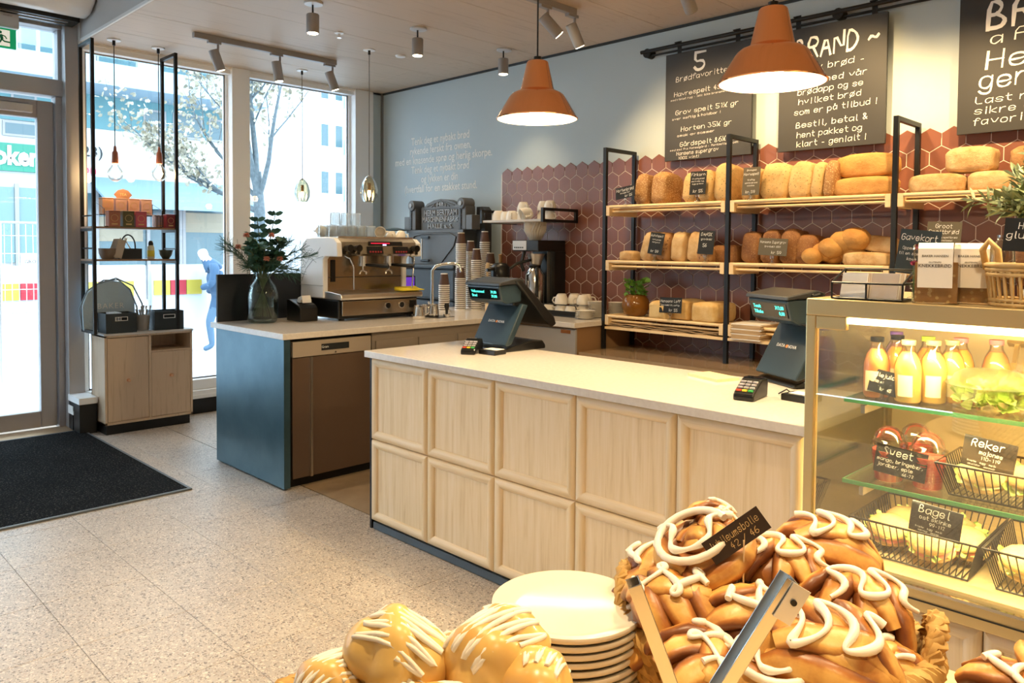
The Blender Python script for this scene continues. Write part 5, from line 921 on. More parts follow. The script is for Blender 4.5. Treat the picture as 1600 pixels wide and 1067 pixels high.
# ---- juice bottles
def bottle(loc, c, lab, cap='black'):
    t = thing('juice_bottle', lab, 'bottle', loc, rnd.uniform(0, 1), 'juice bottles in the display case')
    MB().lathe([(.034, 0), (.038, .006), (.038, .105), (.030, .135), (.018, .158), (.017, .176)], n=26).obj('glass', glass('juice glass', (.97, .97, .93), .15), t, smooth=50); MB().lathe([(.033, .004), (.0365, .01), (.0365, .103), (.029, .132), (.0165, .15)], n=24).obj('juice', M('juice', c, .35, sss=.0), t, smooth=50)
    MB().lathe([(.0185, .172), (.0195, .174), (.0195, .186), (.001, .187)], n=20).obj('cap', {'black': blackp, 'green': M('green cap', (.45, .6, .05), .4), 'violet': M('violet cap', (.2, .1, .45), .4), 'pink': M('pink cap', (.7, .2, .25), .4), 'cream': champl}[cap], t, smooth=40)
    lb = MB(); n_ = 10; a0 = -2.2
    b = lb.pts([(.0387*math.cos(a0+k*.12), .0387*math.sin(a0+k*.12), z) for z in (.022, .085) for k in range(n_)])
    for k in range(n_-1): lb.face(b+k, b+k+1, b+n_+k+1, b+n_+k)
    lb.obj('label_wrap', M('cream label', (.75, .66, .42), .6), t)
S1, S2, S3 = 1.031, .781, .561
oj = (.72, .30, .05); aj = (.80, .52, .12)
for x, y, c, cap, lab in ((-.885, 2.47, (.70, .27, .08), 'black', 'reddish orange juice bottle behind the Eplejuice card'), (-.79, 2.455, aj, 'cream', 'yellow apple juice bottle in front, right of the card'), (-.735, 2.50, aj, 'cream', 'yellow apple juice bottle, second from the front one'), (-.70, 2.55, (.78, .44, .10), 'cream', 'yellow juice bottle half hidden behind two others'), (-.86, 2.57, oj, 'black', 'orange juice bottle in the second row, left'), (-.78, 2.60, oj, 'green', 'orange juice bottle with green cap'), (-.70, 2.64, (.75, .35, .07), 'pink', 'orange juice bottle with pink cap at the back'), (-.61, 2.66, (.72, .3, .1), 'pink', 'pink capped juice bottle nearest the grille'), (-.90, 2.68, (.55, .25, .3), 'violet', 'violet capped juice bottle at the back left')): bottle((x, y, S1), c, lab, cap)
lettuce = M('lettuce green', (.30, .50, .06), .5, var=(20, (.62, .70, .25)))
def leaves(m, n, r, z0, z1, s, rr, sy=1.0):
    for _ in range(n):
        a = rr.uniform(0, 6.28); q = r*math.sqrt(rr.random()); leafq(m, Vector((q*math.cos(a), q*math.sin(a)*sy, rr.uniform(z0, z1))), Vector((math.cos(a), math.sin(a), rr.uniform(-.2, .9))), s*rr.uniform(.7, 1.2), 1.1, .35)
t = thing('salad_bowl', 'clear lidded bowl of green salad on the upper glass shelf', 'salad bowl', (-.585, 2.50, S1)); MB().lathe([(.05, 0), (.055, .003), (.10, .065), (.113, .07), (.113, .074), (.098, .068), (.05, .006)], n=32, cap=False).obj('bowl', glass('plastic bowl', (.95, .97, .93), .4), t, smooth=50); MB().lathe([(.114, .074), (.10, .08), (.09, .10), (.07, .112), (.001, .115)], n=32, cap=False).obj('lid', glass('plastic lid', (.95, .95, .92), .3, .1, .4), t, smooth=50)
m = MB(); r5 = random.Random(4); leaves(m, 130, .075, .01, .07, .035, r5); m.obj('salad_leaves', lettuce, t, smooth=60); m = MB()
for k in range(8): a = k*2.1; m.blob(lambda u, a=a, k=k: Vector((.05*math.cos(a), .05*math.sin(a), .045+.003*k)) + u*.014, 10, 6)
m.obj('salad_pieces', M('pale chicken', (.75, .62, .42), .6), t, smooth=60)
def smoothie(loc, lab):
    t = thing('smoothie_cup', lab, 'smoothie cup', loc, 0, 'smoothie cups'); MB().lathe([(.036, 0), (.039, .003), (.0485, .105), (.052, .108), (.052, .112), (.048, .109)], n=28, cap=False).obj('cup', clearg, t, smooth=50); MB().lathe([(.035, .003), (.0385, .006), (.0465, .095), (.001, .096)], n=26).obj('smoothie', M('red smoothie', (.62, .08, .05), .35), t, smooth=50)
    MB().lathe([(.053, .112), (.053, .117), (.046, .12), (.04, .145), (.022, .162), (.012, .165)], n=28, cap=False).obj('dome_lid', glass('dome lid', (.96, .95, .94), .2), t, smooth=50)
    m = MB(); [m.lathe([(.0395+.0087*k/8, .02+.0085*k), (.0400+.0087*k/8, .0225+.0085*k)], n=26, cap=False) for k in range(8)]; m.obj('printed_lines', M('red print', (.5, .05, .04), .5), t)
smoothie((-.845, 2.475, S2), 'red smoothie cup with dome lid, left behind the Sweet card'); smoothie((-.735, 2.475, S2), 'red smoothie cup with dome lid, right of the Sweet card'); smoothie((-.80, 2.58, S2), 'red smoothie cup with dome lid in the second row')
# ---- sandwiches in wire baskets
bunm = crust('bagel crust', (.74, .52, .24), (.60, .36, .12)); ham = M('pink ham', (.75, .28, .22), .5); fill = M('pale filling', (.80, .70, .42), .6)
def sandwich(loc, rot, lab, s=1.0, hamq=True):
    t = thing('filled_bagel', lab, 'sandwich', loc, 0, 'filled rolls in the display case'); t.rotation_euler = rot
    for sg, nm in ((-1, 'bottom_half'), (1, 'top_half')):
        MB().blob(lambda u: Vector((u.x*.065*s, u.y*.05*s, sg*.012*s + (u.z*.028*s if u.z*sg > 0 else u.z*.008*s))) * (1+.04*noise.noise(u*3)), 20, 12).obj(nm, bunm, t, smooth=70)
    m = MB(); rr = random.Random(int(loc[0]*1e4)); leaves(m, 46, .062*s, -.008*s, .01*s, .022*s, rr, .8); m.obj('lettuce', lettuce, t, smooth=60)
    m = MB(); m.lathe([(.058*s, -.004), (.064*s, 0), (.058*s, .004)], n=24, ry=.8, wob=lambda a, z: 1+.05*math.sin(7*a)); m.obj('ham' if hamq else 'prawn_filling', ham if hamq else fill, t, smooth=60)
def wire_basket(x0, y0, x1, y1, z, h, lab, fl_=.03):
    cx, cy = (x0+x1)/2, (y0+y1)/2; t = thing('wire_basket', lab, 'basket', (cx, cy, z), 0, 'black wire baskets'); a, b = (x1-x0)/2, (y1-y0)/2; m = MB(); c, d = a-fl_, b-fl_
    rim = [(-a, -b, h), (a, -b, h), (a, b, h), (-a, b, h)]; m.tube(rim, .0035, 6, True).obj('rim', black, t, smooth=50); bt = [(-c, -d, .004), (c, -d, .004), (c, d, .004), (-c, d, .004)]; m = MB().tube(bt, .003, 6, True)
    n_ = max(4, int(2*a/.019)); k2 = max(4, int(2*b/.019))
    for k in range(n_+1):
        u = k/n_*2-1; m.tube([(u*a, -b, h), (u*c, -d, .004), (u*c, d, .004), (u*a, b, h)], .0018, 5)
    for k in range(k2+1):
        u = k/k2*2-1; m.tube([(-a, u*b, h), (-c, u*d, .004)], .0018, 5).tube([(a, u*b, h), (c, u*d, .004)], .0018, 5)
    m.obj('wires', black, t)
wire_basket(-.70, 2.42, -.36, 2.66, S2, .095, 'black wire basket of prawn rolls on the lower glass shelf'); wire_basket(-.92, 2.375, -.575, 2.70, S3, .115, 'black wire basket of ham bagels on the case floor'); wire_basket(-.565, 2.375, -.25, 2.70, S3, .115, 'black wire basket at the right edge on the case floor')
sandwich((-.60, 2.50, S2+.055), (.5, 0, .3), 'prawn roll with herbs at the front of the upper basket', .95, False); sandwich((-.49, 2.52, S2+.06), (.5, .1, -.2), 'prawn roll right of the Reker card', .95, False); sandwich((-.58, 2.60, S2+.065), (.6, 0, .5), 'prawn roll behind in the upper basket', .9, False); sandwich((-.46, 2.60, S2+.07), (.6, 0, 0), 'pale prawn roll at the back right of the upper basket', .9, False)
for x, y, r, lab in ((-.845, 2.50, .4, 'ham bagel at the left front of the lower basket'), (-.715, 2.46, -.2, 'ham bagel in the middle front of the lower basket'), (-.83, 2.61, .2, 'ham bagel at the back left under the Bagel card'), (-.645, 2.55, -.5, 'ham bagel at the right of the lower basket'), (-.70, 2.63, 0, 'ham bagel at the back right of the lower basket')): sandwich((x, y, S3+.06), (.55, 0, r), lab, 1.0)
sandwich((-.48, 2.48, S3+.065), (.5, 0, .3), 'bagel at the left of the right edge basket', 1.05, False); sandwich((-.36, 2.5, S3+.065), (.5, 0, -.1), 'bagel at the edge of the picture in the right basket', 1.05); sandwich((-.42, 2.6, S3+.07), (.5, 0, .6), 'bagel behind in the right edge basket', 1.0)
g2 = 'price cards in the display case'
card((-.853, 2.428, S1), .088, .07, [('Eplejuice', .020, -.02, .78), ('250 ml', .011, -.2, .48), ('kr 45', .014, .1, .2)], 'Eplejuice price card in front of juice bottles', .16, -.15, drop=.02, grp=g2)
card((-.80, 2.425, S2), .145, .085, [('Sweet', .034, -.05, .8), ('mango, bringebær,', .0155, 0, .49), ('jordbær, eple', .0155, -.08, .3), ('66-72', .013, .18, .12)], 'Sweet price card in front of smoothie cups', .08, -.12, drop=.03, grp=g2)
card((-.575, 2.435, S2+.075), .13, .085, [('Reker', .034, -.02, .81), ('majones', .017, .05, .53), ('110-119', .014, .05, .35), ('hvete   egg   melk', .008, -.1, .19), ('skalldyr   sennep', .008, -.1, .09)], 'Reker price card above the prawn rolls', .1, -.12, holder=False, drop=.02, grp=g2)
card((-.695, 2.405, S3+.085), .135, .085, [('Bagel', .034, -.03, .81), ('ost skinke', .017, 0, .53), ('99-112', .014, .05, .35), ('hvete   egg   melk', .008, -.1, .19), ('sennep   sesam', .008, -.1, .09)], 'Bagel price card above the ham bagels', .08, -.12, holder=False, drop=.02, grp=g2)
for x, y, z in ((-.853, 2.424, S1+.05), (-.765, 2.420, S2+.045)):
    pass
# ---- things on top of the case
TZ = 1.335
t = thing('leaflet_box', 'black wire box full of leaflets on the display case', 'leaflet holder', (-.87, 2.375, TZ)); m = MB()
for z in (.004, .05): m.tube([(-.1, -.045, z), (.1, -.045, z), (.1, .055, z), (-.1, .055, z)], .003, 6, True)
for x, y in ((-.1, -.045), (.1, -.045), (.1, .055), (-.1, .055), (.0, -.045)): m.tube([(x, y, .004), (x, y, .09 if y > 0 else .05)], .003, 6)
m.tube([(-.1, .055, .09), (.1, .055, .09)], .003, 6).tube([(-.1, .055, .09), (-.1, -.045, .05)], .003, 6).tube([(.1, .055, .09), (.1, -.045, .05)], .003, 6).obj('frame', black, t, smooth=50); B(-.098, -.043, .001, .098, .053, .004).obj('base', blackp, t)
for i in range(10): tag(B(-.038, -.0012, 0, .038, .0012, .075).xf(Matrix.Rotation(-.25, 4, 'X')).obj('leaflet', M('printed leaflet', (.62, .55, .50), .6) if i % 3 else paper, loc=(-.915+.085*(i % 2), 2.345+.007*i, TZ+.006), rot=(0, 0, .08*(i % 3-1))), 'small printed leaflet standing in the black wire box', 'leaflet', 'leaflets in the wire box')
card((-.795, 2.50, TZ), .115, .135, [('Gavekort', .03, 0, .83), ('Oppmerksomhet', .0135, 0, .58), ('til en som liker å', .0135, 0, .46), ('kose seg', .0135, 0, .34)], 'Gavekort sign standing behind the leaflets', .1, -.12, drop=.075, col_=M('blue slate card', (.03, .045, .055), .6))
t = thing('crimson_flower', 'small crimson flower beside the Gavekort sign', 'flower', (-.76, 2.38, TZ+.085)); MB().tube([(0, 0, -.08), (.005, .01, .02)], .002, 5).obj('stem', leafg, t); m = MB(); [leafq(m, Vector((.005, .01, .02)), Vector((math.cos(k*2.4), math.sin(k*2.4), .6)), .02, .9, .3) for k in range(10)]; m.obj('petals', M('crimson petals', (.35, .01, .09), .6), t)
crisp = crust('crispbread', (.50, .28, .09), (.30, .14, .04), ((.66, .48, .2), 70, .3))
def pack(loc, rz, lab, lbl=True):
    t = thing('crispbread_pack', lab, 'crispbread pack', loc, rz, 'crispbread packs')
    for k in range(7): B(-.052, -.03+k*.0085, .004, .052, -.0235+k*.0085, .115).obj('crispbread', crisp, t)
    MB().prism([(-.038, 0), (.038, 0), (.038, .11), (.03, .15), (.004, .165), (-.004, .165), (-.03, .15), (-.038, .11)], -.058, .058, 'x').obj('clear_bag', glass('cellophane', (.98, .98, .96), .12, .06), t, bevel=.004)
    if lbl:
        q = MB().prism([(-.0395, .045), (-.0395, .112), (-.031, .152), (-.005, .167), (.005, .167), (.031, .152), (.039, .11), (.04, .11), (.032, .153), (.005, .169), (-.005, .169), (-.032, .153), (-.0410, .112), (-.0410, .045)], -.045, .040, 'x').obj('label_wrap', paper, t)
        for s, sz, z in (('BAKER HANSEN', .009, .132), ('GLUTENFRI', .006, .115), ('KNEKKEBRØD', .0125, .105)): text(s, sz, slate, q, (-.003, -.0415 if z < .113 else -.0415+(z-.112)*.21, z), (PI/2, 0, 0) if z < .113 else (PI/2-.2, 0, 0), ext=.0002)
pack((-.695, 2.37, TZ), .25, 'crispbread pack with white label, front on the case'); pack((-.625, 2.45, TZ), .2, 'crispbread pack half hidden behind the front one')
wick = M('pale wicker', (.60, .40, .16), .6, var=(30, (.48, .3, .1)))
t = thing('wicker_basket', 'openwork wicker basket with handle at the right on the case', 'basket', (-.42, 2.42, TZ)); m = MB(); a, b = .165, .10
def ring(z, k=1.0, n=56): return [(a*k*math.cos(2*PI*i/n), b*k*math.sin(2*PI*i/n), z) for i in range(n)]
for z, r in ((.006, .006), (.018, .005), (.085, .006), (.098, .006), (.11, .007)): m.tube(ring(z, .92+z*.7), r, 6, True)
m.obj('hoops', wick, t, smooth=60); m = MB()
for i in range(44):
    u = 2*PI*i/44; m.tube([(a*.925*math.cos(u), b*.925*math.sin(u), .01), (a*.99*math.cos(u), b*.99*math.sin(u), .10)], .0042, 6)
m.obj('stakes', wick, t, smooth=60); MB().tube([(-a, 0, .1), (-a*1.02, -.03, .15), (-a*.93, -.03, .175), (-a*.8, -.03, .15), (-a*.78, -.02, .1)], .009, 8).obj('handle', wick, t, smooth=60); B(-.1, -.06, .004, .1, .06, .008).obj('bottom', wick, t)
tag(loafm(.14, .12, .13, 5, .3).obj('bread_loaf', CR['dark'], loc=(-.44, 2.43, TZ+.045), smooth=80), 'dark gluten free loaf in the wicker basket', 'bread'); tag(MB().lathe([(.03, 0), (.032, .14), (.016, .165), (.016, .18)], n=20).obj('glass_jar', glass('milky jar', (.85, .86, .84), .5, .1), loc=(-.565, 2.50, TZ+.012), smooth=50), 'pale glass bottle behind the wicker basket handle', 'bottle')
card((-.455, 2.30+.012, TZ), .14, .085, [('Hansens', .026, .05, .78), ('glutenfri', .028, 0, .5), ('72', .024, .1, .2)], 'Hansens glutenfri sign in front of the wicker basket', .05, -.1, drop=.145)
# olive plant
t = thing('olive_plant', 'bushy olive plant with narrow grey green leaves on the case', 'potted plant', (-.50, 2.72, TZ)); MB().lathe([(.055, 0), (.075, .12), (.08, .125), (.07, .125), (.06, .09)], n=24).obj('pot', M('grey pot', (.3, .3, .29), .6), t, smooth=50); st_ = MB(); lv = MB(); r6 = random.Random(21)
for i in range(30):
    ang = r6.uniform(0, 6.28); el = r6.uniform(-.15, 1.2); L_ = r6.uniform(.12, .21); p = Vector((0, 0, .12)); d = Vector((math.cos(ang)*math.cos(el), math.sin(ang)*math.cos(el), math.sin(el)+.3)).normalized(); ps = [p]
    p = Vector((0, 0, .24)); ps.append(p)
    for k in range(6):
        d = (d+Vector((r6.gauss(0, .1), r6.gauss(0, .1), r6.gauss(0, .1)-.03))).normalized(); p = p+d*L_/6; ps.append(p)
        for _ in range(6): dd = (d*.8+Vector((r6.gauss(0, .7), r6.gauss(0, .7), r6.gauss(0, .7)))).normalized(); leafq(lv, p, dd, r6.uniform(.04, .062), .3, .06)
    st_.tube(ps, .0022, 5)
st_.obj('stems', M('olive stem', (.16, .13, .08), .7), t); lv.obj('leaves', M('olive leaf', (.13, .17, .07), .5, var=(16, (.22, .26, .14))), t, smooth=60)

# ================================================================ FOREGROUND TABLE
TT = .72
t = thing('round_table', 'round pale wood table in the foreground carrying pastries', 'table', (-.40, .83, 0)); MB().lathe([(.70, TT-.03), (.72, TT-.025), (.72, TT-.004), (.716, TT)], n=72).obj('table_top', wood('table wood', (.74, .52, .26), (.60, .38, .16), 0, .4), t, smooth=40); MB().lathe([(.04, .03), (.04, TT-.03)], n=24).obj('column', black, t, smooth=40); MB().lathe([(.28, 0), (.28, .012), (.05, .035)], n=40).obj('foot', black, t, smooth=40)
# plates
cream = M('cream plate glaze', (.80, .74, .62), .12); pm_ = MB().lathe([(.075, 0), (.082, .002), (.122, .010), (.129, .014), (.1305, .019), (.129, .0225), (.122, .0205), (.104, .014), (.088, .011), (.001, .010)], n=64).obj('dinner_plate', cream, smooth=60)
NP = 11
for k in range(NP): o = pm_ if k == 0 else dup(pm_); o.location = (-.852+rnd.uniform(-.0015, .0015), .992+rnd.uniform(-.0015, .0015), TT+.001+k*.0135); tag(o, 'cream plate on top of the stack beside the pastry basket' if k == NP-1 else 'cream plate inside the stack beside the pastry basket', 'plate', 'stacked cream plates')
# baskets of braided rope
straw = M('straw rope', (.60, .38, .12), .7, var=(40, (.42, .24, .07)))
def rope_ring(m, pts, r, strands=2, tw=40, n=5):
    L_ = len(pts)
    for s in range(strands):
        ps = []
        for i in range(L_):
            p = Vector(pts[i]); tg = (Vector(pts[(i+1) % L_])-Vector(pts[i-1])).normalized(); u = Vector((0, 0, 1)) - tg*tg.z; u.normalize(); v = tg.cross(u); a = 2*PI*(s/strands + tw*i/L_); ps.append(p + (u*math.cos(a)+v*math.sin(a))*r*.55)
        m.tube(ps, r*.62, n, True)
def basket(loc, rz, a, b, h, lab, handles=()):
    t = thing('pastry_basket', lab, 'basket', loc, rz); rows = 6; n = 260
    for k in range(rows):
        f = .86+.14*math.sin(PI/2*k/(rows-1)); m = MB(); rope_ring(m, [(a*f*math.cos(2*PI*i/n), b*f*math.sin(2*PI*i/n), .012+k*(h-.03)/(rows-1)) for i in range(n)], .0155, 2, 34); m.obj('rope_coil', straw, t, smooth=60)
    m = MB(); rope_ring(m, [(a*1.0*math.cos(2*PI*i/n), b*1.0*math.sin(2*PI*i/n), h) for i in range(n)], .019, 3, 30); m.obj('braided_rim', straw, t, smooth=60)
    MB().lathe([(.001, .004), (a*.86, .004), (a*.86, .012), (.001, .012)], n=40, ry=b/a, cap=False).obj('bottom', straw, t)
    for ang, hh in handles:
        pts = []; 
        for k in range(31):
            u = k/30*PI; aa = ang + .26*math.cos(u); pts.append((a*1.02*math.cos(aa), b*1.02*math.sin(aa), h-.01+hh*math.sin(u)))
        q = MB(); tw = 7
        for s in range(3):
            ps = []
            for i, p in enumerate(pts): p = Vector(p); w_ = 2*PI*(s/3+tw*i/30); ps.append(p + Vector((math.cos(ang)*math.cos(w_), math.sin(ang)*math.cos(w_), math.sin(w_)))*.009)
            q.tube(ps, .009, 6)
        q.obj('handle', straw, t, smooth=60)
basket((-.592, 1.203, TT+.001), PI/4-.4, .24, .185, .13, 'large oval straw basket piled with iced pastries', ((PI, .07), (0, .07)))
basket((-.80, .585, TT+.001), PI/4, .20, .16, .13, 'straw basket of pale buns at the bottom edge', ((.15, .075),))
# pastries
def pastry_mat():
    m, nt, b = nodes('glazed pastry'); at_ = nt.nodes.new('ShaderNodeAttribute'); at_.attribute_name = 'crust'; v = coords(nt); n1 = ntex(nt, v, 18, 5, .6)
    ad = nt.nodes.new('ShaderNodeMath'); ad.operation = 'MULTIPLY_ADD'; ad.inputs[1].default_value = .55; nt.links.new(n1, ad.inputs[0]); nt.links.new(at_.outputs['Fac'], ad.inputs[2])
    nt.links.new(ramp(nt, ad.outputs[0], [(.34, (.84, .58, .22)), (.52, (.72, .41, .11)), (.70, (.42, .155, .03)), (.95, (.17, .05, .012))]), b.inputs['Base Color']); b.inputs['Roughness'].default_value = .38; bump(nt, b, ntex(nt, v, 90, 4), .25, .002); return m
pmat = pastry_mat(); icing = M('white icing', (.92, .87, .76), .3)
pbun = M('glossy bun', (.82, .54, .17), .32, var=(7, (.60, .28, .06), .42, .72), bmp=(40, .15), coat=.3)
def pastry(seed, variant, a=.082, b=.068, c=.045):
    rr = random.Random(seed); off = Vector((seed*1.3, seed*2.7, seed*.7)); m = MB(); vals = []
    base = lambda u: Vector((u.x*a*.88, u.y*b*.88, u.z*c*(.9 if u.z > 0 else .65)))*(1+.10*noise.noise(u*2+off))
    n0 = m.n(); m.blob(base, 30, 18); vals += [.62+.25*noise.noise(v*40+off) for v in m.v[n0:]]
    def strip(pth, w, th, br):                              # a folded ribbon of dough lying over the bun
        n0 = m.n(); N = len(pth); K = 10
        for i, p in enumerate(pth):
            t = (pth[min(i+1, N-1)]-pth[max(i-1, 0)]).normalized(); up = (p*1.0+Vector((0, 0, .02))).normalized(); sd = t.cross(up).normalized(); up = sd.cross(t); tp = math.sin(PI*(.12+.76*i/(N-1)))**.5
            for k in range(K):
                q = 2*PI*k/K; co, si = math.cos(q), math.sin(q); v = p + sd*w*tp*sgnp(co, .8) + up*th*tp*sgnp(si, .8); v += up*.004*noise.noise(v*60+off); m.v.append(v)
                vals.append(br*(.21 + .55*abs(co)**2.2 + .30*max(0, noise.noise(v*28+off)) + (.25 if si < -.2 else 0)))
        for i in range(N-1):
            for k in range(K): m.face(n0+i*K+k, n0+i*K+(k+1) % K, n0+(i+1)*K+(k+1) % K, n0+(i+1)*K+k)
        m.face(*[n0+k for k in range(K)][::-1]); m.face(*[n0+(N-1)*K+k for k in range(K)])
    def arc(ang, sh, r0=-1.05, r1=1.05, lift=1.0, N=16):    # path over the dome, heading ang, shifted sideways by sh
        ca, sa = math.cos(ang), math.sin(ang); o = []
        for i in range(N):
            s = r0+(r1-r0)*i/(N-1); x = ca*s-sa*(sh+.18*math.sin(s*2+seed)); y = sa*s+ca*(sh+.18*math.sin(s*2+seed)); h = math.sqrt(max(0, 1-min(1, (x*x+y*y)*.82)))
            o.append(Vector((x*a*.95, y*b*.95, h*c*lift-.004)))
        return o
    if variant == 1:                                        # rolled snail
        for turn, r, z in ((0, .80, .008), (1, .46, .022), (2, .16, .03)):
            pts = [Vector((a*(r-.10*k/24)*math.cos(k*.27+turn+seed), b*(r-.10*k/24)*math.sin(k*.27+turn+seed), z+.004*math.sin(k*.6))) for k in range(25)]; strip(pts, .020, .026-.002*turn, 1.0)
        strip(arc(.5+seed, .55, -.5, .8, 1.15), .026, .012, .8)
    else:
        for i in range(3 if variant == 0 else 4):
            sh = (-.62+.62*i) if variant == 0 else (-.7+.46*i); strip(arc(seed*.7+(.35*i if variant else .12*i), sh, -1.08, 1.08, 1.0+.06*rr.random()), .027 if variant == 0 else .023, .015, .9+.2*rr.random())
        strip(arc(seed*.7+1.35, .1, -.75, .9, 1.22), .022, .011, .75)
    o = m.obj('iced_pastry', pmat, smooth=75); at_ = o.data.attributes.new('crust', 'FLOAT', 'POINT'); at_.data.foreach_set('value', vals)
    top = lambda x, y: Vector((x*a*.98, y*b*.98, math.sqrt(max(.02, 1-min(.98, (x*x+y*y)*.8)))*c*1.16+.012))
    L_ = []; lp = 2 if variant != 1 else 1
    for i in range(64):                                     # looped icing line
        s = i/63; L_.append(top(-.75+1.5*s+.16*math.sin(s*PI*2*lp*2), .48*math.sin(s*PI*2*lp+seed)))
    MB().tube(L_, [.0050+.0015*math.sin(i*.5+seed) for i in range(64)], 8).obj('icing', icing, o, smooth=70)
    if variant == 1: MB().tube([top(.72*math.cos(k*.26+.5), .72*math.sin(k*.26+.5)) for k in range(22)], .0062, 8).obj('icing', icing, o, smooth=70)
    return o
protos = [pastry(3, 0), pastry(8, 1), pastry(5, 2, .088, .065), pastry(13, 0, .078, .072), pastry(21, 2, .082, .070)]; usedp = [False]*5
def put(k, loc, rot, lab, s=1.0, grp='iced pastries in the large basket'):
    o = protos[k] if not usedp[k] else dup(protos[k]); usedp[k] = True; o.location = loc; o.rotation_euler = rot; o.scale = (s,)*3; return tag(o, lab, 'pastry', grp)
PL = [(1, (-.690, 1.165, .985), (.55, -.35, .3), 'large rolled pastry holding the dark name card', 1.1), (4, (-.575, 1.385, .965), (.2, .2, .8), 'iced pastry at the back right with hanging fold', 1.05), (2, (-.60, 1.27, .95), (.15, .1, .6), 'flat brown iced pastry in the middle of the back row', 1.0), (0, (-.695, 1.075, .925), (.35, -.1, .4), 'iced pastry at the left front behind the tongs', 1.0), (3, (-.575, 1.115, .92), (.3, .1, 1.2), 'iced pastry between the tong arms', 1.0), (2, (-.475, 1.275, .925), (.3, .15, .75), 'long iced pastry at the right of the pile', 1.05), (4, (-.462, 1.125, .915), (.45, .1, .5), 'big folded pastry with looped icing at the front right', 1.15), (0, (-.60, 1.00, .885), (.3, 0, 2.0), 'iced pastry low at the front between the tongs', .95), (3, (-.77, 1.15, .93), (.3, -.3, .2), 'pale plain pastry at the left edge of the pile', .95), (1, (-.52, 1.06, .875), (.3, 0, .9), 'pastry low at the front under the folded one', 1.0), (2, (-.66, 1.20, .875), (0, .1, 2.2), 'pastry inside the basket under the top ones', 1.1), (0, (-.50, 1.2, .86), (0, 0, .4), 'pastry inside the basket at the right', 1.1), (4, (-.715, 1.1, .85), (0, 0, 1), 'pastry inside the basket at the left', 1.1), (1, (-.585, 1.33, .87), (0, 0, 0), 'pastry inside the basket at the back', 1.05), (3, (-.43, 1.22, .86), (.2, 0, 0), 'pastry wedged inside the right end of the basket', .95), (0, (-.70, 1.21, 1.02), (.5, -.2, 2.5), 'small bun rising behind the name card', .7)]
for k, loc, rot, lab, s in PL: put(k, (loc[0], loc[1], loc[2]-.032), rot, lab, s)
# pale buns of the left basket
def bun(seed):
    off = Vector((seed, seed*2, 0))
    def pos(u, k=1.0):
        g_ = abs(math.sin(3.2*u.x+1.1*u.y+seed))**.7; f = .86+.2*g_+.08*noise.noise(u*2+off); return Vector((u.x*.07, u.y*.055, u.z*.055))*f*k
    o = MB().blob(pos, 36, 22).obj('iced_bun', pbun, smooth=80); ic = MB(); L_ = []
    for i in range(80):
        s = i/79; x = .8*math.sin(s*PI*9); y = -.7+1.4*s; hh = max(1, math.hypot(x, y)/.9); x, y = x/hh, y/hh; L_.append(pos(Vector((x, y, math.sqrt(max(0, 1-x*x-y*y)))))+Vector((0, 0, .001)))
    ic.tube([sum(L_[max(0, i-1):i+2], Vector())/len(L_[max(0, i-1):i+2]) for i in range(80)], .0035, 6).obj('icing', icing, o, smooth=70); return o
bp = [bun(2), bun(6)]; ub = [False, False]
for k, loc, rot, lab, s in ((0, (-.84, .625, .925), (.25, .3, .5), 'large pale iced bun at the left of the near basket', 1.05), (1, (-.742, .715, .928), (.2, -.2, 1.4), 'browned iced bun at the right of the near basket', 1.1), (0, (-.895, .56, .88), (.1, -.3, 1.3), 'iced bun cut by the bottom edge at the left', .9), (1, (-.80, .705, .895), (0, .2, .4), 'small iced bun between the two large ones', .75), (0, (-.675, .725, .91), (.3, .5, 2.2), 'iced bun under the straw handle', .85), (1, (-.80, .60, .86), (0, 0, 0), 'bun inside the near basket', 1.1), (0, (-.72, .62, .87), (0, 0, 1), 'bun inside the near basket at the right', 1.1)):
    o = bp[k] if not ub[k] else dup(bp[k]); ub[k] = True; o.location = loc; o.rotation_euler = rot; o.scale = (s,)*3; tag(o, lab, 'bun', 'iced buns in the near basket')
t = thing('cake_stand', 'low wooden stand with pastries at the bottom right', 'stand', (-.20, 1.22, TT+.001)); MB().lathe([(.13, .075), (.135, .08), (.135, .092), (.001, .092)], n=40).obj('plate', shelfw, t, smooth=40); MB().lathe([(.06, 0), (.05, .01), (.03, .075)], n=24).obj('stem', shelfw, t, smooth=40)
put(3, (-.245, 1.235, .855), (.1, .2, .3), 'iced pastry on the stand at the bottom right corner', .9, 'pastries on the stand'); put(1, (-.20, 1.30, .89), (.2, .1, 1.3), 'brown rolled pastry at the right edge on the stand', .9, 'pastries on the stand'); put(0, (-.14, 1.18, .86), (.1, 0, 2), 'pastry at the far side of the stand', .9, 'pastries on the stand')
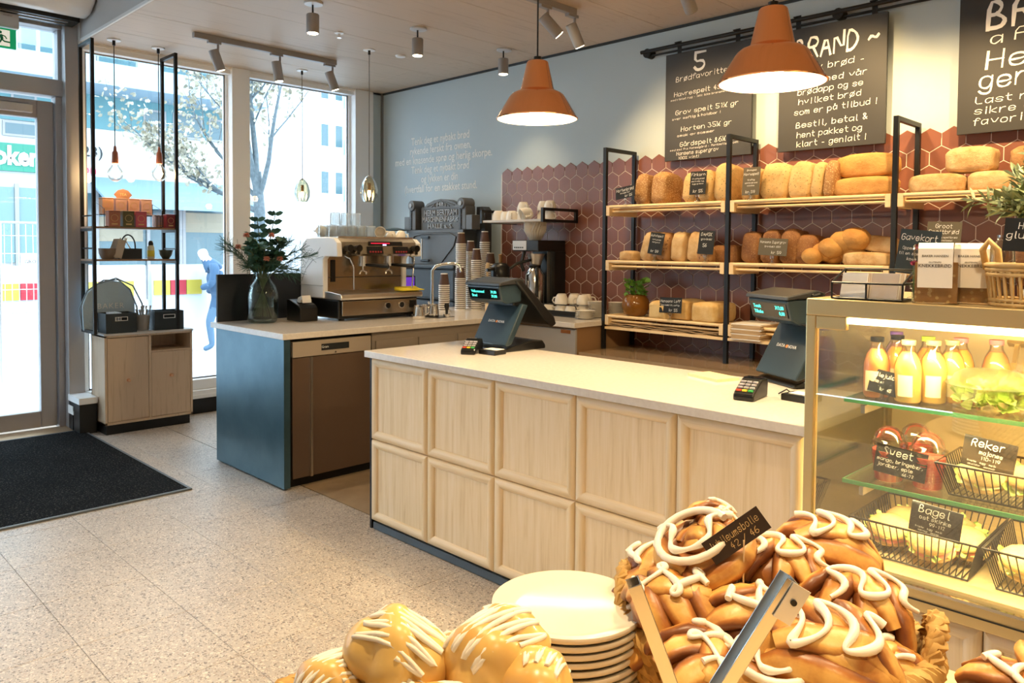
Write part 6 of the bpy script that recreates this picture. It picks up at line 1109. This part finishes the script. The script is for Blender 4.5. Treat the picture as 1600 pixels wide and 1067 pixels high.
# name card stuck in the top pastry
t = thing('pastry_card', 'dark brown name card stuck in the top pastry', 'price card', (-.622, 1.155, .972), PI/4, 'price cards'); q = B(-.054, -.001, 0, .054, .001, .040).obj('card', M('dark brown card', (.035, .018, .010), .5), t, loc=(0, -.02, .03), rot=(-.25, -.62, 0)); hand('Jubileumsbolle', .017, M('gold writing', (.75, .52, .22), .5), q, (0, -.0018, .027), width=.094); hand('42 / 46', .015, M('gold price', (.75, .52, .22), .5), q, (.01, -.0018, .011)); MB().tube([(0, -.02, -.03), (0, -.02, .04)], .0015, 5).obj('pick', shelfw, t)
# tongs
t = thing('serving_tongs', 'open steel serving tongs standing upright before the pastries', 'tongs', (-.522, .868, TT+.001)); ri2 = Vector((.707, .707, 0)); fo2 = Vector((-.707, .707, 0))
def arm(x0, z0, x1, z1, nm):
    p0 = ri2*x0+Vector((0, 0, z0)); p1 = ri2*x1+Vector((0, 0, z1)); d = (p1-p0).normalized(); side = d.cross(fo2).normalized(); m = MB()
    def plate(c0, c1, half, th, dirw, dirt):
        b = m.pts([c + dirw*half*i + dirt*th*j for c in (c0, c1) for i in (-1, 1) for j in (0, 1)])
        for q_ in ((0, 1, 3, 2), (4, 6, 7, 5), (0, 4, 5, 1), (2, 3, 7, 6), (0, 2, 6, 4), (1, 5, 7, 3)): m.face(*[b+i for i in q_])
    plate(p0, p1, .0135, .0018, fo2, side); plate(p0-fo2*.0135+side*.009, p1-fo2*.0135+side*.009, .009, .0018, side, fo2); plate(p0+fo2*.012+side*.009, p1+fo2*.012+side*.009, .009, .0018, side, fo2)
    m.obj(nm, chrome, t, bevel=.0006); return p1, side
arm(-.008, .15, -.078, .335, 'arm'); p1, sd = arm(.012, .15, .122, .335, 'arm')
MB().box(-.0125, -.001, -.05, .0125, .001, 0).obj('tip_plate', M('pale steel tip', (.8, .82, .86), .25, .6), t, loc=ri2*.125+fo2*-.016+Vector((0, 0, .333)), rot=(0, .535, PI/4)); MB().cyl((-.0, -.0035, -.022), .004, .002, 12, ax='y').obj('tip_hole', blackp, t, loc=ri2*.125+fo2*-.016+Vector((0, 0, .333)), rot=(0, .535, PI/4))
MB().box(-.016, -.012, 0, .016, .012, .155).obj('hinge_grip', chrome, t, rot=(0, 0, PI/4), bevel=.004)
